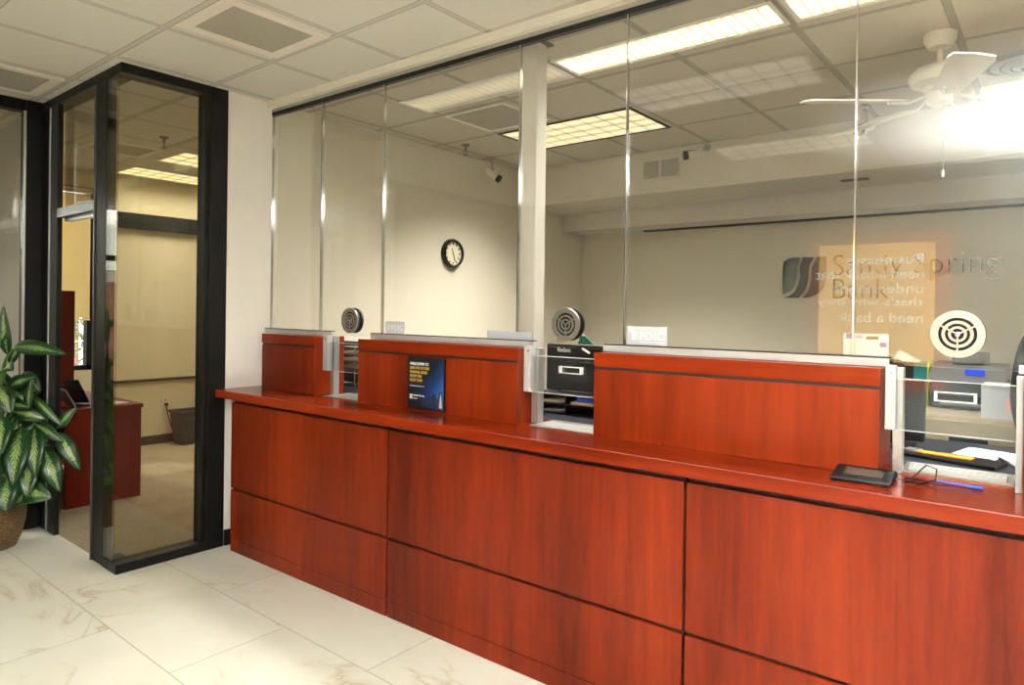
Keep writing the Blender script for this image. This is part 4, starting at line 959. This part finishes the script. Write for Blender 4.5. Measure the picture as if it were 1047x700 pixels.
# ------------------------------------------------------------------ lit poster on the lobby wall behind the photographer
t = thing('wall_poster', 'large orange lit poster in a brown frame on the lobby wall opposite the tellers', 'poster', (-1.16, -2.07, 1.75))
PXL, PXR, PZ0, PZ1 = -1.70, -.70, .95, 2.24
part(t, 'frame', MB().box(PXL - .12, PXR + .12, -2.079, -2.05, PZ0 - .1, PZ1 + .10), M['poster_frame'], bev=.004)
part(t, 'print', MB().box(PXL, PXR, -2.049, -2.045, PZ0, PZ1), M['lightbox'])
for k, (line, w) in enumerate((('Businesses', .66), ('need a bank that', .94), ('understands', .77), ("that's why they", .92), ('need a bank.', .74))):
    text_part(t, 'lettering', text_mesh(line, .1, w, .002, height=.095), M['lightbox_txt'], (PXL + .97 - .0, -2.043, 0) if False else (PXR - .09, -2.043, PZ1 - .20 - k * .140), (-1, 0, 0), (0, 0, 1))

# ------------------------------------------------------------------ the teller
def person():
    X, Y = .125, 3.74
    t = thing('person', 'person in a dark navy jacket standing at the right edge behind the glass', 'person', (X, Y, 0))
    def skin_mesh(name, verts, edges, mat, root=0, sub=2, parent=t):
        me = bpy.data.meshes.new(name); me.from_pydata([Vector(v[:3]) for v in verts], edges, []); me.materials.append(mat)
        o = bpy.data.objects.new(name, me); COL.objects.link(o); o.parent = parent
        sk = o.modifiers.new('skin', 'SKIN'); sk.use_smooth_shade = True
        for i, v in enumerate(verts):
            d = me.skin_vertices[0].data[i]; r = v[3] if len(v) > 3 else .05; r2 = v[4] if len(v) > 4 else r
            d.radius = (r, r2); d.use_root = (i == root)
        sb = o.modifiers.new('subsurf', 'SUBSURF'); sb.levels = sub; sb.render_levels = sub; return o
    # local coordinates, facing -Y (towards the lobby); body: torso, legs, arms, hands with fingers in one surface
    V = []; E_ = []
    def add(p, r, par=None, r2=None):
        V.append((p[0], p[1], p[2], r, r2 if r2 else r)); i = len(V) - 1
        if par is not None: E_.append((par, i))
        return i
    pel = add((0, 0, .98), .145, None, .11); w = add((0, 0, 1.12), .125, pel, .095); ch = add((0, .005, 1.30), .15, w, .105); nk0 = add((0, .01, 1.46), .085, ch, .07); nk = add((0, .0, 1.55), .052, nk0, .055); hd = add((0, -.015, 1.63), .065, nk, .075)
    for s in (-1, 1):
        hp = add((s * .10, 0, .90), .095, pel); kn = add((s * .11, -.01, .50), .06, hp); an = add((s * .11, .02, .10), .042, kn); ft = add((s * .12, -.06, .045), .042, an, .035); add((s * .125, -.15, .035), .035, ft, .025)
        sh = add((s * .19, .01, 1.44), .066, nk0); el = add((s * .232, .02, 1.16), .048, sh); wr = add((s * .20, -.20, 1.045), .030, el); pm = add((s * .185, -.27, 1.035), .030, wr, .018)
        for k in range(4):
            ox = (k - 1.5) * .021; L = (.030, .034, .032, .026)[k]
            a = add((s * .185 + ox, -.315, 1.040), .0095, pm); b = add((s * .185 + ox * 1.15, -.315 - L, 1.036), .0085, a); add((s * .185 + ox * 1.2, -.315 - L * 1.8, 1.018), .0075, b)
        a = add((s * .185 - s * .042, -.255, 1.03), .011, pm); add((s * .185 - s * .062, -.285, 1.022), .009, a)
    skin_mesh('body', V, E_, M['skin'])
    # head
    hm = MB(); bmesh.ops.create_uvsphere(hm.bm, u_segments=32, v_segments=24, radius=1)
    for v in hm.bm.verts:
        x, y, z = v.co; fx_ = x * .078; fy_ = y * .095; fz = z * .118
        if z < 0: fx_ *= 1 + .22 * z; fy_ *= 1 + .10 * z
        if y < -.3:
            nose = math.exp(-((x / .16) ** 2)) * math.exp(-(((z + .12) / .22) ** 2)); fy_ -= .020 * nose
            for ex in (-.38, .38): fy_ += .008 * math.exp(-(((x - ex) / .16) ** 2 + ((z - .08) / .12) ** 2))
            fy_ -= .006 * math.exp(-((x / .3) ** 2 + ((z + .52) / .10) ** 2)); fy_ -= .008 * math.exp(-((x / .3) ** 2 + ((z + .85) / .15) ** 2))
        v.co = Vector((fx_, fy_ - .02, fz + 1.68))
    t['_b'] = [0, 0, 0]
    h = part(t, 'head', hm, M['skin'], True)
    for s in (-1, 1):
        part(h, 'ear', MB().sphere((s * .078, -.012, 1.675), .03, (.28, .62, 1.05)), M['skin'], True)
        e = part(h, 'eye', MB().sphere((s * .030, -.100, 1.690), .010, (1.2, .7, .62)), M['eye'], True); part(h, 'iris', MB().sphere((s * .030, -.1055, 1.690), .0048, (1, .5, 1)), M['black'], True)
        part(h, 'eyebrow', MB().tube([(s * .015, -.113, 1.710), (s * .032, -.112, 1.715), (s * .048, -.102, 1.709)], [.003, .0035, .002], 6), M['hair'])
    part(h, 'mouth', MB().sphere((0, -.112, 1.620), .022, (1, .35, .28)), M['lips'], True)
    hr = MB(); bmesh.ops.create_uvsphere(hr.bm, u_segments=32, v_segments=20, radius=1)
    bmesh.ops.delete(hr.bm, geom=[v for v in hr.bm.verts if (v.co.y < -.30 and v.co.z < .52) or v.co.z < -.55], context='VERTS')
    for v in hr.bm.verts: v.co = Vector((v.co.x * .088, v.co.y * .107 - .012, v.co.z * .128 + 1.69))
    ho = part(h, 'hair', hr, M['hair'], True); sm = ho.modifiers.new('thick', 'SOLIDIFY'); sm.thickness = .008
    # jacket and trousers: looser skins over the body
    V2 = []; E2 = []
    def add2(p, r, par=None, r2=None):
        V2.append((p[0], p[1], p[2], r, r2 if r2 else r)); i = len(V2) - 1
        if par is not None: E2.append((par, i))
        return i
    a = add2((0, 0, .86), .185, None, .135); b = add2((0, 0, 1.00), .180, a, .135); c = add2((0, 0, 1.14), .160, b, .125); d = add2((0, .005, 1.32), .185, c, .135); e = add2((0, .01, 1.455), .12, d, .095); add2((0, .008, 1.52), .075, e, .075)
    for s in (-1, 1):
        sh = add2((s * .195, .01, 1.435), .088, e); el = add2((s * .240, .02, 1.16), .064, sh); wr = add2((s * .207, -.17, 1.055), .047, el); add2((s * .203, -.20, 1.045), .045, wr)
    skin_mesh('jacket', V2, E2, M['jacket'])
    V3 = []; E3 = []
    V3.append((0, 0, .96, .165, .125))
    for s in (-1, 1):
        i = len(V3); V3.append((s * .10, 0, .86, .115, .115)); V3.append((s * .112, -.01, .50, .082, .082)); V3.append((s * .112, .015, .12, .07, .07)); V3.append((s * .112, .015, .08, .07, .07)); E3 += [(0, i), (i, i + 1), (i + 1, i + 2), (i + 2, i + 3)]
    skin_mesh('trousers', V3, E3, M['slacks'])
    for s in (-1, 1): part(t, 'shoe', MB().sphere((s * .12, -.065, .045), .05, (.95, 2.6, .88)), M['black'], True)
    t.matrix_world = Matrix.Translation((X, Y, 0)) @ Matrix.Rotation(math.radians(-4), 4, 'Z') @ Matrix.Scale(1.02, 4)
person()

# ------------------------------------------------------------------ light
w = bpy.data.worlds.new('sky'); SC.world = w; w.use_nodes = True
bg = w.node_tree.nodes['Background']; bg.inputs[0].default_value = (.86, .93, 1., 1); bg.inputs[1].default_value = 4.0
sun = bpy.data.lights.new('sun', 'SUN'); sun.energy = 3.0; sun.angle = .02; so = bpy.data.objects.new('sun', sun); COL.objects.link(so)
so.rotation_euler = Vector((.70, .28, -.66)).to_track_quat('-Z', 'Y').to_euler()
# the photographer's flash, turned up at the ceiling
fl = bpy.data.lights.new('bounce_flash', 'AREA'); fl.shape = 'RECTANGLE'; fl.size = .10; fl.size_y = .06; fl.energy = 780; fl.color = (.88, .95, 1.); fl.spread = math.radians(112)
fo_ = bpy.data.objects.new('bounce_flash', fl); COL.objects.link(fo_); fo_.location = (.62, -.70, 1.46)
fo_.rotation_euler = (math.radians(180), 0, 0)

# ------------------------------------------------------------------ camera
cam = bpy.data.cameras.new('camera'); co = bpy.data.objects.new('camera', cam); COL.objects.link(co); SC.camera = co
F = 692.52; yaw, pitch, roll = math.radians(39.0), math.radians(.182), math.radians(.773)
cam.sensor_width = 36; cam.lens = 36 * F / 1047; cam.shift_y = -30.93 / 1047; cam.clip_start = .05
fwd = Vector((-math.sin(yaw), math.cos(yaw), 0)); rgt = Vector((math.cos(yaw), math.sin(yaw), 0)); up = Vector((0, 0, 1))
f2 = fwd * math.cos(pitch) - up * math.sin(pitch); u2 = up * math.cos(pitch) + fwd * math.sin(pitch)
r3 = rgt * math.cos(roll) + u2 * math.sin(roll); u3 = -rgt * math.sin(roll) + u2 * math.cos(roll)
mw = Matrix.Identity(4)
for i in range(3): mw[i][0], mw[i][1], mw[i][2] = r3[i], u3[i], -f2[i]
co.matrix_world = Matrix.Translation((0, 0, 1.55)) @ mw

for o in COL.objects:
    if '_b' in o: del o['_b']
SC.cycles.max_bounces = 12; SC.cycles.diffuse_bounces = 5; SC.cycles.glossy_bounces = 5; SC.cycles.transparent_max_bounces = 24
SC.cycles.caustics_reflective = False; SC.cycles.sample_clamp_indirect = 0
SC.cycles.use_denoising = True
SC.view_settings.view_transform = 'Standard'; SC.view_settings.look = 'None'; SC.view_settings.gamma = 1; SC.view_settings.exposure = .12
SC.view_settings.use_curve_mapping = False
